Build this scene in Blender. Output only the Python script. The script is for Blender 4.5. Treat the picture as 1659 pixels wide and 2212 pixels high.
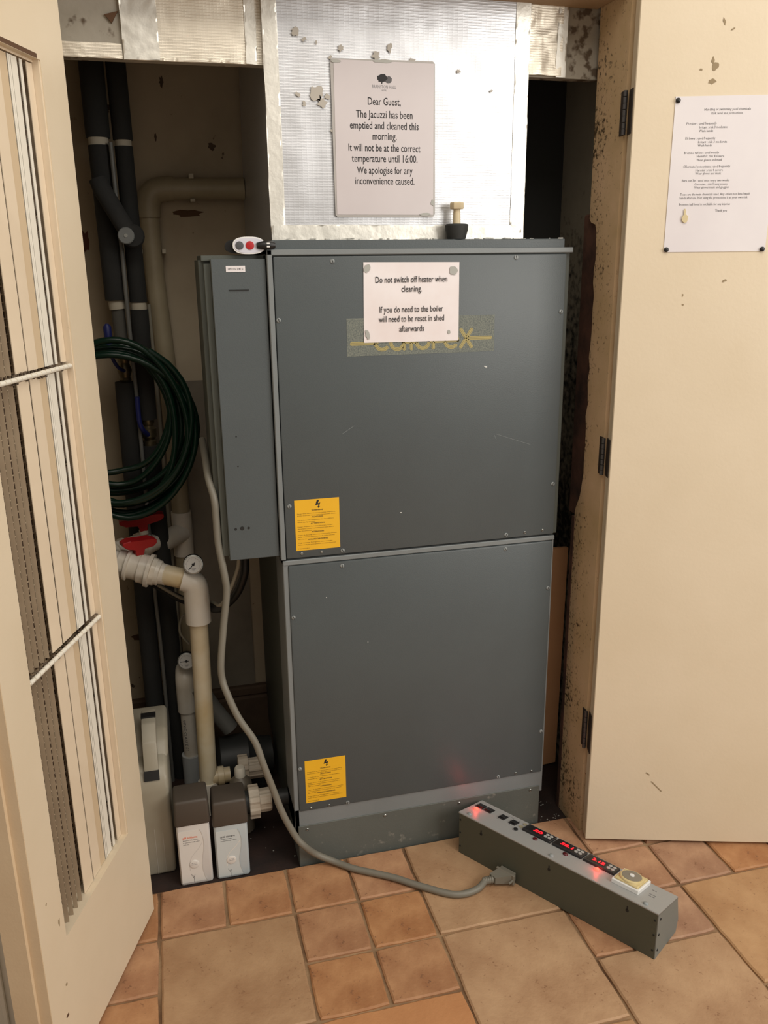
import bpy, bmesh, math, random
from mathutils import Vector, Matrix, noise
from math import sin, cos, pi, radians, sqrt, atan2, atan
random.seed(7)
for o in list(bpy.data.objects): bpy.data.objects.remove(o)
SC = bpy.context.scene; COL = SC.collection

# ------------------------------------------------------------------ camera
cam_d = bpy.data.cameras.new('camera'); cam = bpy.data.objects.new('camera', cam_d); COL.objects.link(cam)
cam_d.sensor_fit = 'VERTICAL'; cam_d.sensor_height = 36.0; cam_d.lens = 36.0 * 1835.3 / 2212.0
cam_d.clip_start = 0.02
_r = Vector((0.96734571, -0.25322992, -0.01081117)); _u = Vector((0.08211259, 0.27274798, 0.95857502)); _f = Vector((0.23979115, 0.92816117, -0.28463495))
cam.matrix_world = Matrix(((_r.x, _u.x, -_f.x, -0.36402), (_r.y, _u.y, -_f.y, -1.80911), (_r.z, _u.z, -_f.z, 1.46477), (0, 0, 0, 1)))
SC.camera = cam
# ------------------------------------------------------------------ light
SC.view_settings.view_transform = 'Standard'; SC.view_settings.look = 'None'
SC.view_settings.gamma = 1.0; SC.view_settings.use_curve_mapping = False
SC.view_settings.exposure = 0.15
w = bpy.data.worlds.new('room_daylight'); SC.world = w; w.use_nodes = True
w.node_tree.nodes['Background'].inputs[0].default_value = (1.0, 0.90, 0.78, 1)
w.node_tree.nodes['Background'].inputs[1].default_value = 0.34
def area(name, loc, target, sx, sy, power, col):
    l = bpy.data.lights.new(name, 'AREA'); l.shape = 'RECTANGLE'; l.size = sx; l.size_y = sy; l.energy = power; l.color = col
    o = bpy.data.objects.new(name, l); COL.objects.link(o); o.location = loc
    o.rotation_euler = (Vector(target) - Vector(loc)).to_track_quat('-Z', 'Y').to_euler(); return o
area('window_daylight', (2.35, -2.75, 2.05), (-0.3, -0.2, 1.1), 2.0, 1.5, 64, (1.0, 0.96, 0.90))
area('skylight_daylight', (0.35, -1.9, 3.5), (0.15, -0.5, 0.0), 2.6, 1.8, 45, (1.0, 0.93, 0.83))

# ------------------------------------------------------------------ materials
def lin(c):
    return tuple(((v/255.0)/12.92 if v/255.0 <= 0.04045 else ((v/255.0+0.055)/1.055)**2.4) for v in c) + (1,)
MATS = {}
def mat(name, rgb, rough=0.6, metal=0.0, rgb2=None, nscale=8.0, namt=1.0, bump=0.0, bscale=200.0, detail=4.0, speck=None, emit=None, coat=0.0, rand=None, coords='Object', trans=0.0, alpha=1.0, spec=0.5):
    m = bpy.data.materials.new(name); m.use_nodes = True; nt = m.node_tree; N = nt.nodes; L = nt.links
    b = N['Principled BSDF']; b.inputs['Base Color'].default_value = lin(rgb); b.inputs['Roughness'].default_value = rough
    b.inputs['Metallic'].default_value = metal; b.inputs['Coat Weight'].default_value = coat; b.inputs['Specular IOR Level'].default_value = spec
    if trans: b.inputs['Transmission Weight'].default_value = trans
    if alpha < 1: b.inputs['Alpha'].default_value = alpha
    if coords == 'Object':
        tc = N.new('ShaderNodeTexCoord'); vec = tc.outputs['Object']
    else:
        tc = N.new('ShaderNodeNewGeometry'); vec = tc.outputs['Position']
    col = None
    def mix(fac, a, c):
        mx = N.new('ShaderNodeMix'); mx.data_type = 'RGBA'; L.new(fac, mx.inputs[0])
        if isinstance(a, tuple): mx.inputs[6].default_value = a
        else: L.new(a, mx.inputs[6])
        if isinstance(c, tuple): mx.inputs[7].default_value = c
        else: L.new(c, mx.inputs[7])
        return mx.outputs[2]
    def ramp(v, lo, hi):
        r = N.new('ShaderNodeMapRange'); L.new(v, r.inputs[0]); r.inputs[1].default_value = lo; r.inputs[2].default_value = hi; return r.outputs[0]
    if rgb2:
        n = N.new('ShaderNodeTexNoise'); n.inputs['Scale'].default_value = nscale; n.inputs['Detail'].default_value = detail; n.inputs['Roughness'].default_value = 0.6
        L.new(vec, n.inputs['Vector']); f = ramp(n.outputs['Fac'], 0.5-0.22/namt, 0.5+0.22/namt); col = mix(f, lin(rgb), lin(rgb2))
    if rand:
        oi = N.new('ShaderNodeObjectInfo'); hsv = N.new('ShaderNodeHueSaturation')
        r1 = N.new('ShaderNodeMapRange'); L.new(oi.outputs['Random'], r1.inputs[0]); r1.inputs[3].default_value = 1-rand; r1.inputs[4].default_value = 1+rand
        L.new(r1.outputs[0], hsv.inputs['Value'])
        r2 = N.new('ShaderNodeMath'); r2.operation = 'MULTIPLY'; L.new(oi.outputs['Random'], r2.inputs[0]); r2.inputs[1].default_value = 7.31
        r3 = N.new('ShaderNodeMath'); r3.operation = 'FRACT'; L.new(r2.outputs[0], r3.inputs[0])
        r4 = N.new('ShaderNodeMapRange'); L.new(r3.outputs[0], r4.inputs[0]); r4.inputs[3].default_value = 1-rand*1.6; r4.inputs[4].default_value = 1+rand*1.2
        L.new(r4.outputs[0], hsv.inputs['Saturation'])
        if col is None: hsv.inputs['Color'].default_value = lin(rgb)
        else: L.new(col, hsv.inputs['Color'])
        col = hsv.outputs[0]
    if speck:   # (colour, scale, threshold, softness, lowscale, weight, axis, a0, a1, axis weight)
        sc, s, th, sf, ls, wl, ax, a0, a1, aw = speck
        n1 = N.new('ShaderNodeTexNoise'); n1.inputs['Scale'].default_value = s; n1.inputs['Detail'].default_value = 3; L.new(vec, n1.inputs['Vector'])
        n2 = N.new('ShaderNodeTexNoise'); n2.inputs['Scale'].default_value = ls; n2.inputs['Detail'].default_value = 2; L.new(vec, n2.inputs['Vector'])
        mm = N.new('ShaderNodeMath'); mm.operation = 'MULTIPLY_ADD'; L.new(n2.outputs['Fac'], mm.inputs[0]); mm.inputs[1].default_value = wl; L.new(n1.outputs['Fac'], mm.inputs[2])
        out = mm.outputs[0]
        if aw:
            sp = N.new('ShaderNodeSeparateXYZ'); L.new(vec, sp.inputs[0]); r = ramp(sp.outputs[ax], a0, a1)
            m2 = N.new('ShaderNodeMath'); m2.operation = 'MULTIPLY_ADD'; L.new(r, m2.inputs[0]); m2.inputs[1].default_value = aw; L.new(out, m2.inputs[2]); out = m2.outputs[0]
        f = ramp(out, th, th+sf); col = mix(f, col if col is not None else lin(rgb), lin(sc))
    if col is not None: L.new(col, b.inputs['Base Color'])
    if bump:
        n = N.new('ShaderNodeTexNoise'); n.inputs['Scale'].default_value = bscale; n.inputs['Detail'].default_value = 3; L.new(vec, n.inputs['Vector'])
        bp = N.new('ShaderNodeBump'); bp.inputs['Strength'].default_value = bump; bp.inputs['Distance'].default_value = 0.002
        L.new(n.outputs['Fac'], bp.inputs['Height']); L.new(bp.outputs[0], b.inputs['Normal'])
    if emit:
        b.inputs['Emission Color'].default_value = lin(emit[0]); b.inputs['Emission Strength'].default_value = emit[1]
    MATS[name] = m; return m

cream = mat('cream_gloss_paint', (222, 207, 182), 0.42, rgb2=(214, 198, 171), nscale=3, bump=0.12, bscale=120, speck=((150, 130, 104), 95, 0.955, 0.05, 9, 0.25, 0, 0, 1, 0))
creamedge = mat('cream_edge_paint', (212, 190, 158), 0.5, rgb2=(202, 178, 146), nscale=5, bump=0.1)
jambm = mat('mouldy_cream_paint', (210, 180, 146), 0.55, rgb2=(184, 158, 118), nscale=7, bump=0.15, coords='Position',
            speck=((74, 60, 40), 130, 0.950, 0.16, 5, 0.52, 1, -0.08, 0.06, 0.20))
headm = mat('frame_head_paint', (178, 152, 122), 0.6, rgb2=(160, 134, 102), nscale=8, bump=0.1)
baretimber = mat('bare_damp_timber', (104, 70, 54), 0.85, rgb2=(48, 34, 28), nscale=14, bump=0.5, bscale=60)
wallm = mat('grimy_cream_wall', (190, 176, 152), 0.85, rgb2=(168, 153, 130), nscale=4, bump=0.15, bscale=60, coords='Position',
            speck=((70, 56, 44), 40, 0.86, 0.05, 4, 0.3, 2, 1.8, 2.0, 0.0))
wallr = mat('side_wall_darker_low', (176, 164, 142), 0.9, rgb2=(156, 144, 122), nscale=5, bump=0.2, bscale=50, coords='Position',  # darker and patchy towards the bottom
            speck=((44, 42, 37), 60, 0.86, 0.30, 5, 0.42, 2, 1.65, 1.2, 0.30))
wall_low = mat('grey_lower_wall', (138, 130, 116), 0.9, rgb2=(118, 110, 98), nscale=6, bump=0.2)
plasterw = mat('room_wall_paint', (216, 208, 192), 0.8, bump=0.08)
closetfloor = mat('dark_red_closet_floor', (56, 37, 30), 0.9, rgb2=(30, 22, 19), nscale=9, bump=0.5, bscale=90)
grout = mat('sandy_grout', (168, 138, 104), 0.95, rgb2=(96, 68, 46), nscale=5, bump=0.5, bscale=150, namt=1.4)
tileS = mat('terracotta_small_tile', (188, 144, 106), 0.66, rgb2=(152, 106, 74), nscale=10, namt=1.2, detail=8, bump=0.45, bscale=110, rand=0.07, speck=((120, 84, 60), 130, 0.80, 0.14, 14, 0.3, 0, 0, 1, 0))
tileL = mat('terracotta_large_tile', (188, 153, 116), 0.66, rgb2=(156, 118, 84), nscale=7, namt=1.1, detail=9, bump=0.45, bscale=110, rand=0.06, speck=((134, 98, 70), 130, 0.80, 0.14, 12, 0.3, 0, 0, 1, 0))
tileR = mat('orange_terracotta_tile', (196, 142, 96), 0.66, rgb2=(176, 122, 80), nscale=7, bump=0.45, bscale=110, rand=0.04)
grey = mat('grey_enamel', (80, 87, 89), 0.45, rgb2=(76, 82, 84), nscale=4, bump=0.12, bscale=420)
greyd = mat('grey_enamel_side', (80, 84, 78), 0.5, rgb2=(74, 78, 72), nscale=4, bump=0.1, bscale=420)
greyl = mat('lit_grey_trim', (126, 131, 132), 0.42, rgb2=(118, 123, 124), nscale=5, bump=0.08, bscale=420)  # same grey enamel, lightened for the light its bevelled edges catch
greyb = mat('scuffed_grey_plinth', (94, 97, 92), 0.6, rgb2=(87, 90, 85), nscale=6, bump=0.2, bscale=200, speck=((150, 146, 136), 60, 0.98, 0.25, 8, 0.55, 2, 0.03, -0.05, 0.12))
foil = mat('scrim_foil', (206, 207, 210), 0.40, metal=0.84)
foilc = mat('crinkled_foil', (232, 224, 208), 0.42, metal=0.65)
tape = mat('foil_tape', (224, 221, 212), 0.42, metal=0.75, bump=0.3, bscale=70)
def add_weave(m, sx, sz, st):
    nt = m.node_tree; N = nt.nodes; L = nt.links; g = N.new('ShaderNodeNewGeometry'); mp = N.new('ShaderNodeMapping'); L.new(g.outputs['Position'], mp.inputs[0])
    hs = []
    for ax, s in (('Z', sz), ('X', sx)):
        wv = N.new('ShaderNodeTexWave'); wv.bands_direction = ax; wv.inputs['Scale'].default_value = s; wv.inputs['Distortion'].default_value = 1.2; wv.inputs['Detail'].default_value = 1.5; wv.inputs['Detail Scale'].default_value = 1.0
        L.new(mp.outputs[0], wv.inputs['Vector']); pw = N.new('ShaderNodeMath'); pw.operation = 'POWER'; L.new(wv.outputs['Fac'], pw.inputs[0]); pw.inputs[1].default_value = 6; hs.append(pw.outputs[0])
    ad = N.new('ShaderNodeMath'); ad.operation = 'MAXIMUM'; L.new(hs[0], ad.inputs[0]); q5 = N.new('ShaderNodeMath'); q5.operation = 'MULTIPLY'; L.new(hs[1], q5.inputs[0]); q5.inputs[1].default_value = 0.25; L.new(q5.outputs[0], ad.inputs[1])
    n = N.new('ShaderNodeTexNoise'); n.inputs['Scale'].default_value = 35; n.inputs['Detail'].default_value = 5; L.new(mp.outputs[0], n.inputs['Vector'])
    a2 = N.new('ShaderNodeMath'); a2.operation = 'MULTIPLY_ADD'; L.new(n.outputs['Fac'], a2.inputs[0]); a2.inputs[1].default_value = 1.2; L.new(ad.outputs[0], a2.inputs[2])
    bp = N.new('ShaderNodeBump'); bp.inputs['Strength'].default_value = st; bp.inputs['Distance'].default_value = 0.0012; L.new(a2.outputs[0], bp.inputs['Height'])
    L.new(bp.outputs[0], N['Principled BSDF'].inputs['Normal'])
add_weave(foil, 30, 62, 0.16); add_weave(foilc, 46, 64, 0.22)
lintelm = mat('mouldy_board', (176, 170, 158), 0.7, rgb2=(150, 144, 130), nscale=9, bump=0.3, bscale=70, coords='Position', speck=((92, 78, 62), 46, 0.84, 0.12, 6, 0.50, 0, 0.52, 0.60, 0.16))
paper = mat('white_paper', (226, 221, 222), 0.6, rgb2=(218, 212, 214), nscale=6)
paperw = mat('creased_paper', (236, 231, 232), 0.6, rgb2=(226, 214, 212), nscale=7)
lamin = mat('laminated_paper', (206, 199, 200), 0.35, rgb2=(199, 191, 192), nscale=5)
pouch = mat('laminate_pouch_edge', (176, 172, 168), 0.25, bump=0.1)
tack = mat('grey_tack_smear', (168, 168, 162), 0.6)
ink = mat('black_ink', (34, 32, 34), 0.7); inkg = mat('grey_ink', (92, 90, 92), 0.7); inkl = mat('light_grey_ink', (140, 138, 140), 0.7)
inkbrown = mat('brown_print', (96, 66, 20), 0.7); inko = mat('orange_ink', (222, 118, 84), 0.6)
yellow = mat('yellow_sticker', (238, 184, 40), 0.45, rgb2=(232, 176, 36), nscale=10)
badge = mat('speckled_badge', (122, 126, 116), 0.6, rgb2=(90, 96, 92), nscale=330, namt=1.6, detail=2)
gold = mat('dull_gold', (168, 154, 98), 0.5); goldd = mat('gold_groove', (128, 118, 82), 0.5)
steel = mat('zinc_screw', (170, 172, 168), 0.35, metal=0.8); steelp = mat('painted_screw', (138, 143, 143), 0.4); darkslot = mat('dark_slot', (26, 27, 26), 0.7)
chip = mat('paint_chip', (200, 200, 196), 0.6); scratch = mat('scratch_mark', (132, 138, 138), 0.6)
foam = mat('black_foam_lagging', (44, 44, 42), 0.9, rgb2=(36, 36, 35), nscale=12, bump=0.3, bscale=150)
foamg = mat('grey_foam_lagging', (88, 86, 80), 0.9, bump=0.3, bscale=150)
tapew = mat('white_cloth_tape', (188, 180, 162), 0.8)
pvcg = mat('aged_pvc', (172, 160, 134), 0.45, rgb2=(152, 139, 112), nscale=6)
pvcw = mat('white_pvc', (226, 221, 211), 0.35, rgb2=(214, 204, 186), nscale=10)
pvcy = mat('yellowed_pvc', (222, 213, 190), 0.4, rgb2=(200, 176, 130), nscale=5, namt=1.3)
pvcgrey = mat('grey_pvc', (110, 110, 106), 0.5)
pvcrib = mat('dusty_white_nut', (205, 196, 180), 0.6, rgb2=(176, 160, 140), nscale=14)
brass = mat('tarnished_valve_metal', (140, 128, 100), 0.4, metal=0.8, rgb2=(90, 80, 60), nscale=20)
bluel = mat('blue_grip', (26, 34, 96), 0.5)
hosem = mat('dark_green_hose', (12, 40, 28), 0.32, spec=0.35)
redp = mat('red_handle_plastic', (172, 26, 32), 0.4)
black = mat('black_plastic', (24, 24, 25), 0.45); blackr = mat('black_rubber', (30, 31, 31), 0.7, rgb2=(44, 46, 44), nscale=20)
cablegrey = mat('warm_grey_cable', (118, 114, 103), 0.5); cablecream = mat('cream_cable', (150, 144, 128), 0.5)
dialw = mat('gauge_dial', (212, 212, 208), 0.3); glass = mat('gauge_glass', (255, 255, 255), 0.05, alpha=0.12)
can = mat('translucent_can', (164, 158, 143), 0.45, rgb2=(146, 138, 120), nscale=5)
capb = mat('brown_bottle_cap', (72, 64, 56), 0.55, bump=0.05, bscale=300); bott = mat('pale_bottle', (206, 202, 198), 0.4, rgb2=(198, 193, 188), nscale=6)
bottb = mat('grey_blue_bottle', (182, 190, 192), 0.4, rgb2=(172, 180, 184), nscale=6); labelm = mat('bottle_label', (216, 212, 206), 0.45); labelb = mat('bottle_label_bluish', (196, 202, 202), 0.45)
brownb = mat('taupe_bottle', (104, 96, 84), 0.4); wcap = mat('off_white_cap', (206, 200, 186), 0.5)
card = mat('orange_brown_board', (244, 184, 134), 0.8, rgb2=(236, 174, 124), nscale=5)
skirt = mat('brown_skirting', (98, 80, 62), 0.8, rgb2=(70, 52, 42), nscale=8)
pumpm = mat('dark_pump_housing', (48, 50, 50), 0.5)
slatm = mat('cream_slat', (226, 209, 184), 0.5, rgb2=(214, 196, 170), nscale=6, speck=((110, 92, 76), 110, 0.92, 0.05, 12, 0.3, 0, 0, 1, 0))
slatw = mat('whitish_slat', (228, 222, 208), 0.45); slatd2 = mat('tan_slat', (204, 182, 150), 0.5)
slatd = mat('shaded_slat', (158, 140, 116), 0.6, rgb2=(138, 120, 98), nscale=10)  # cream blades; their shading is put into this greyer colour
meshm = mat('dusty_mesh', (178, 160, 134), 0.7); backm = mat('dark_backing', (70, 50, 38), 0.95, rgb2=(120, 100, 80), nscale=40); dustm = mat('dust_fluff', (92, 78, 64), 1.0)
hingem = mat('dark_hinge', (38, 34, 32), 0.5, rgb2=(60, 48, 40), nscale=30); hingek = mat('hinge_knuckle', (86, 84, 84), 0.35, metal=0.6)
boxgreen = mat('grey_green_box', (78, 80, 68), 0.55, bump=0.1, bscale=400); boxtop = mat('silver_grey_top', (152, 152, 150), 0.42, bump=0.08, bscale=400); boxend = mat('grey_box_end', (112, 116, 112), 0.5)
redled = mat('lit_red_lamp', (255, 60, 50), 0.4, emit=((255, 40, 30), 9.0)); reddig = mat('lit_red_digit', (255, 30, 40), 0.4, emit=((255, 20, 34), 2.2))
redoff = mat('dark_red_lamp', (78, 18, 24), 0.3); displ = mat('display_bezel', (34, 34, 36), 0.35); btnw = mat('pale_key', (166, 166, 162), 0.5); amber = mat('clear_amber_lens', (150, 142, 118), 0.3)
creamd = mat('yellowed_dial_plate', (212, 196, 150), 0.4, rgb2=(196, 176, 122), nscale=30); whitep = mat('white_plastic', (224, 224, 222), 0.4); diald = mat('grey_dial', (128, 122, 110), 0.4)
stain_shadow = mat('brown_stain_and_shadow', (92, 66, 46), 0.9); staing = mat('grey_scuff', (176, 170, 160), 0.6); rednote = mat('rust_red_patch', (104, 62, 48), 0.9); creamhook = mat('cream_blob', (206, 190, 150), 0.5)
dirt = mat('dark_mark', (150, 132, 104), 0.9)

# ------------------------------------------------------------------ builders
WL = {}
def props(o, label=None, cat=None, group=None, kind=None):
    if label: o['label'] = label
    if cat: o['category'] = cat
    if group: o['group'] = group
    if kind: o['kind'] = kind
    return o
def thing(name, loc, label, cat, group=None):
    o = bpy.data.objects.new(name, None); COL.objects.link(o); o.location = loc; o.empty_display_size = 0.05
    WL[o] = Vector(loc); return props(o, label, cat, group)
def obj(name, bm, m, parent=None, label=None, cat=None, group=None, kind=None, smooth=None, M=None):
    if M is not None: bm.transform(M)
    bmesh.ops.recalc_face_normals(bm, faces=bm.faces)
    c = sum((v.co for v in bm.verts), Vector()) / max(1, len(bm.verts))
    if parent is None and kind == 'structure': c = Vector((0, 0, 0))
    bmesh.ops.translate(bm, verts=bm.verts, vec=-c)
    me = bpy.data.meshes.new(name); bm.to_mesh(me); bm.free()
    for mm in (m if isinstance(m, (list, tuple)) else [m]): me.materials.append(mm)
    if smooth is not None:
        me.polygons.foreach_set('use_smooth', [True]*len(me.polygons))
        try: me.set_sharp_from_angle(angle=radians(smooth))
        except Exception: pass
    o = bpy.data.objects.new(name, me); COL.objects.link(o)
    if parent is not None:
        o.parent = parent; o.location = c - WL[parent]
    else: o.location = c
    WL[o] = c.copy()
    return props(o, label, cat, group, kind)
def B(): return bmesh.new()
def box(bm, a, b, bev=0.0, seg=1, M=None):
    mn = Vector([min(a[i], b[i]) for i in range(3)]); mx = Vector([max(a[i], b[i]) for i in range(3)])
    t = bmesh.new(); bmesh.ops.create_cube(t, size=1)
    for v in t.verts: v.co = Vector([mn[i] + (v.co[i]+0.5)*(mx[i]-mn[i]) for i in range(3)])
    if bev: bmesh.ops.bevel(t, geom=t.edges[:], offset=bev, segments=seg, profile=0.5, affect='EDGES')
    return join(bm, t, M)
def join(bm, t, M=None, mi=0):
    if M is not None: t.transform(M)
    mp = {}
    for v in t.verts: mp[v] = bm.verts.new(v.co)
    for f in t.faces:
        try:
            g = bm.faces.new([mp[v] for v in f.verts]); g.material_index = mi or f.material_index
        except ValueError: pass
    t.free(); return bm
def prism(bm, pts, axis, a, b, M=None):
    """extrude a 2-D outline along an axis ('x','y','z') from a to b"""
    def P(p, h): return {'x': Vector((h, p[0], p[1])), 'y': Vector((p[0], h, p[1])), 'z': Vector((p[0], p[1], h))}[axis]
    t = bmesh.new(); v0 = [t.verts.new(P(p, a)) for p in pts]; v1 = [t.verts.new(P(p, b)) for p in pts]; n = len(pts)
    t.faces.new(v0); t.faces.new(v1[::-1])
    for i in range(n): t.faces.new([v0[i], v0[(i+1) % n], v1[(i+1) % n], v1[i]])
    bmesh.ops.recalc_face_normals(t, faces=t.faces); return join(bm, t, M)
def smooth_path(pts, n=6):
    P = [Vector(p) for p in pts]; P = [P[0]*2-P[1]] + P + [P[-1]*2-P[-2]]; out = []
    for i in range(1, len(P)-2):
        p0, p1, p2, p3 = P[i-1:i+3]
        for k in range(n):
            t = k/n; out.append(0.5*((2*p1) + (-p0+p2)*t + (2*p0-5*p1+4*p2-p3)*t*t + (-p0+3*p1-3*p2+p3)*t**3))
    out.append(P[-2]); return out
def tube(bm, pts, r, seg=14, caps=True, M=None):
    P = [Vector(p) for p in pts]; n = len(P); R = r if isinstance(r, (list, tuple)) else [r]*n
    t = bmesh.new(); T = [(P[min(i+1, n-1)]-P[max(i-1, 0)]).normalized() for i in range(n)]
    u = T[0].orthogonal().normalized(); rings = []
    for i in range(n):
        u = (u - T[i]*u.dot(T[i])).normalized(); v = T[i].cross(u)
        rings.append([t.verts.new(P[i] + (u*cos(2*pi*k/seg) + v*sin(2*pi*k/seg))*R[i]) for k in range(seg)])
    for i in range(n-1):
        for k in range(seg): t.faces.new([rings[i][k], rings[i][(k+1) % seg], rings[i+1][(k+1) % seg], rings[i+1][k]])
    if caps: t.faces.new(rings[0][::-1]); t.faces.new(rings[-1])
    return join(bm, t, M)
def lathe(bm, prof, o, ax=(0, 0, 1), seg=24, M=None, rib=0, ribd=0.0):
    """prof = [(distance along axis, radius)...]"""
    o = Vector(o); a = Vector(ax).normalized(); u = a.orthogonal().normalized(); v = a.cross(u); t = bmesh.new(); rings = []
    for h, r in prof:
        ring = []
        for k in range(seg):
            rr = r - (ribd if rib and (k*rib//seg) % 2 else 0) if r > ribd*2 else r
            ring.append(t.verts.new(o + a*h + (u*cos(2*pi*k/seg)+v*sin(2*pi*k/seg))*max(rr, 1e-5)))
        rings.append(ring)
    for i in range(len(rings)-1):
        for k in range(seg): t.faces.new([rings[i][k], rings[i][(k+1) % seg], rings[i+1][(k+1) % seg], rings[i+1][k]])
    t.faces.new(rings[0][::-1]); t.faces.new(rings[-1])
    return join(bm, t, M)
def cyl(bm, a, b, r, seg=16, M=None): return tube(bm, [a, b], r, seg, True, M)
def frame(o, x, y):
    x = Vector(x).normalized(); y = Vector(y).normalized(); z = x.cross(y)
    return Matrix(((x.x, y.x, z.x, o[0]), (x.y, y.y, z.y, o[1]), (x.z, y.z, z.z, o[2]), (0, 0, 0, 1)))
def text_bm(lines, res=2):
    """lines = [(string, x, y, size, width or None, align, bold)] -> flat letters in the XY plane"""
    bm = B()
    for s, x, y, size, width, al, bold in lines:
        cu = bpy.data.curves.new('t', 'FONT'); cu.body = s; cu.size = size; cu.resolution_u = res; cu.offset = bold*size; cu.extrude = 0.00012
        o = bpy.data.objects.new('t', cu); me = bpy.data.meshes.new_from_object(o)
        xs = [v.co.x for v in me.vertices]
        if xs:
            x0, x1 = min(xs), max(xs); k = (width/(x1-x0)) if width else 1.0
            off = {'L': -x0*k, 'C': -(x0+x1)/2*k, 'R': -x1*k}[al]
            for v in me.vertices: v.co.x = v.co.x*k + off + x; v.co.y += y
            bm.from_mesh(me)
        bpy.data.meshes.remove(me); bpy.data.objects.remove(o); bpy.data.curves.remove(cu)
    return bm
def blob(bm, cx, cy, rx, ry, M, n=14, jit=0.25, th=0.0004, rot=0.0):
    pts = []
    for k in range(n):
        a = 2*pi*k/n; q = 1+random.uniform(-jit, jit); x, y = cos(a)*rx*q, sin(a)*ry*q
        pts.append((cx + x*cos(rot)-y*sin(rot), cy + x*sin(rot)+y*cos(rot)))
    return prism(bm, pts, 'z', 0, th, M)
def ribbon(bm, pts, wd, z0, z1, M):
    """flat strip along a 2-D polyline with round ends"""
    t = bmesh.new(); P = [Vector((p[0], p[1], 0)) for p in pts]; n = len(P); L_, R_ = [], []
    for i in range(n):
        d = (P[min(i+1, n-1)]-P[max(i-1, 0)]).normalized(); nn = Vector((-d.y, d.x, 0))
        L_.append(P[i]+nn*wd/2); R_.append(P[i]-nn*wd/2)
    d0 = (P[1]-P[0]).normalized(); d1 = (P[-1]-P[-2]).normalized()
    def arc(c, d, s):
        a0 = atan2(d.y, d.x); return [c+Vector((cos(a0+s*x), sin(a0+s*x), 0))*wd/2 for x in (pi/3, 0, -pi/3)]
    for i in range(n-1):
        f = [L_[i], L_[i+1], R_[i+1], R_[i]]
        a = [t.verts.new(Vector((v.x, v.y, z1))) for v in f]; b = [t.verts.new(Vector((v.x, v.y, z0))) for v in f]
        t.faces.new(a)
        t.faces.new([a[0], a[1], b[1], b[0]]); t.faces.new([a[2], a[3], b[3], b[2]])
    for c, d in ((P[0], -d0), (P[-1], d1)):
        nn = Vector((-d.y, d.x, 0)); ring = [c+nn*wd/2] + arc(c, d, 1) + [c-nn*wd/2]
        t.faces.new([t.verts.new(Vector((v.x, v.y, z1))) for v in ring])
    return join(bm, t, M)
XZ = lambda y: frame((0, y, 0), (1, 0, 0), (0, 0, 1))     # a sheet standing in the plane y, seen from -y

# ================================================================== SETTING
# ------- tiled floor of the room
P_ = 0.1535; TX, TY = -0.473, -0.010
bm = B(); box(bm, (-2.2, -3.2, -0.06), (2.2, -0.004, -0.0065)); floor = obj('floor', bm, grout, kind='structure')
used = set(); tiles = []
def put(c, r, s, m):
    for i in range(s):
        for j in range(s): used.add((c+i, r+j))
    tiles.append((c, r, s, m))
for c, r, s, m in [(0, 0, 1, tileS), (1, 0, 1, tileS), (2, 0, 1, tileS), (3, 0, 1, tileS), (0, 1, 2, tileL), (2, 1, 1, tileS), (3, 1, 1, tileS), (2, 2, 1, tileS), (3, 2, 1, tileS),
                   (4, 0, 2, tileL), (4, 2, 2, tileL), (2, 3, 2, tileR), (0, 3, 2, tileR), (6, 0, 1, tileS), (7, 0, 1, tileS), (8, 0, 1, tileS), (6, 1, 1, tileS), (7, 1, 1, tileS), (8, 1, 1, tileS),
                   (6, 2, 1, tileS), (7, 2, 1, tileS), (6, 3, 2, tileL), (8, 2, 2, tileL), (4, 4, 2, tileL), (8, 4, 2, tileL), (-1, 0, 1, tileS), (-1, 1, 1, tileS), (-1, 2, 1, tileS), (-2, 3, 2, tileL), (-2, 2, 1, tileS),
                   (9, 0, 1, tileS), (9, 1, 1, tileS)]: put(c, r, s, m)
for r in range(0, 13):
    for c in range(-6, 13):
        if (c, r) in used: continue
        if (c+1, r) not in used and (c, r+1) not in used and (c+1, r+1) not in used and c < 12 and r < 12 and (c % 2 == 0 or random.random() < 0.5): put(c, r, 2, tileL)
        else: put(c, r, 1, tileS)
for c, r, s, m in tiles:
    g = 0.0036 if s == 1 else 0.003
    x0, x1 = TX+c*P_+g, TX+(c+s)*P_-g; y1, y0 = TY-r*P_-g, TY-(r+s)*P_+g
    if r == 0: y1 += 0.006
    pts = []; k = 5*s
    for (ax, ay), (bx, by) in (((x0, y0), (x1, y0)), ((x1, y0), (x1, y1)), ((x1, y1), (x0, y1)), ((x0, y1), (x0, y0))):
        for i in range(k):
            t = i/k; j = 0.0011
            x, y = ax+(bx-ax)*t, ay+(by-ay)*t
            if i == 0: cx_, cy_ = (x0+x1)/2, (y0+y1)/2; x += (cx_-x)*0.018/s; y += (cy_-y)*0.018/s
            pts.append((x+random.uniform(-j, j), y+random.uniform(-j, j)))
    bm = B(); h = random.uniform(-0.0012, 0.0006); n = len(pts); cx_, cy_ = (x0+x1)/2, (y0+y1)/2
    lo = [bm.verts.new((p[0], p[1], -0.012)) for p in pts]; md = [bm.verts.new((p[0], p[1], -0.0028+h)) for p in pts]
    q = 1-0.0038/(x1-x0)*2; hi = [bm.verts.new((cx_+(p[0]-cx_)*q, cy_+(p[1]-cy_)*q, h)) for p in pts]
    for i in range(n):
        j = (i+1) % n; bm.faces.new([lo[i], lo[j], md[j], md[i]]); bm.faces.new([md[i], md[j], hi[j], hi[i]])
    bm.faces.new(hi)
    obj('tile', bm, m, floor)
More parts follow.
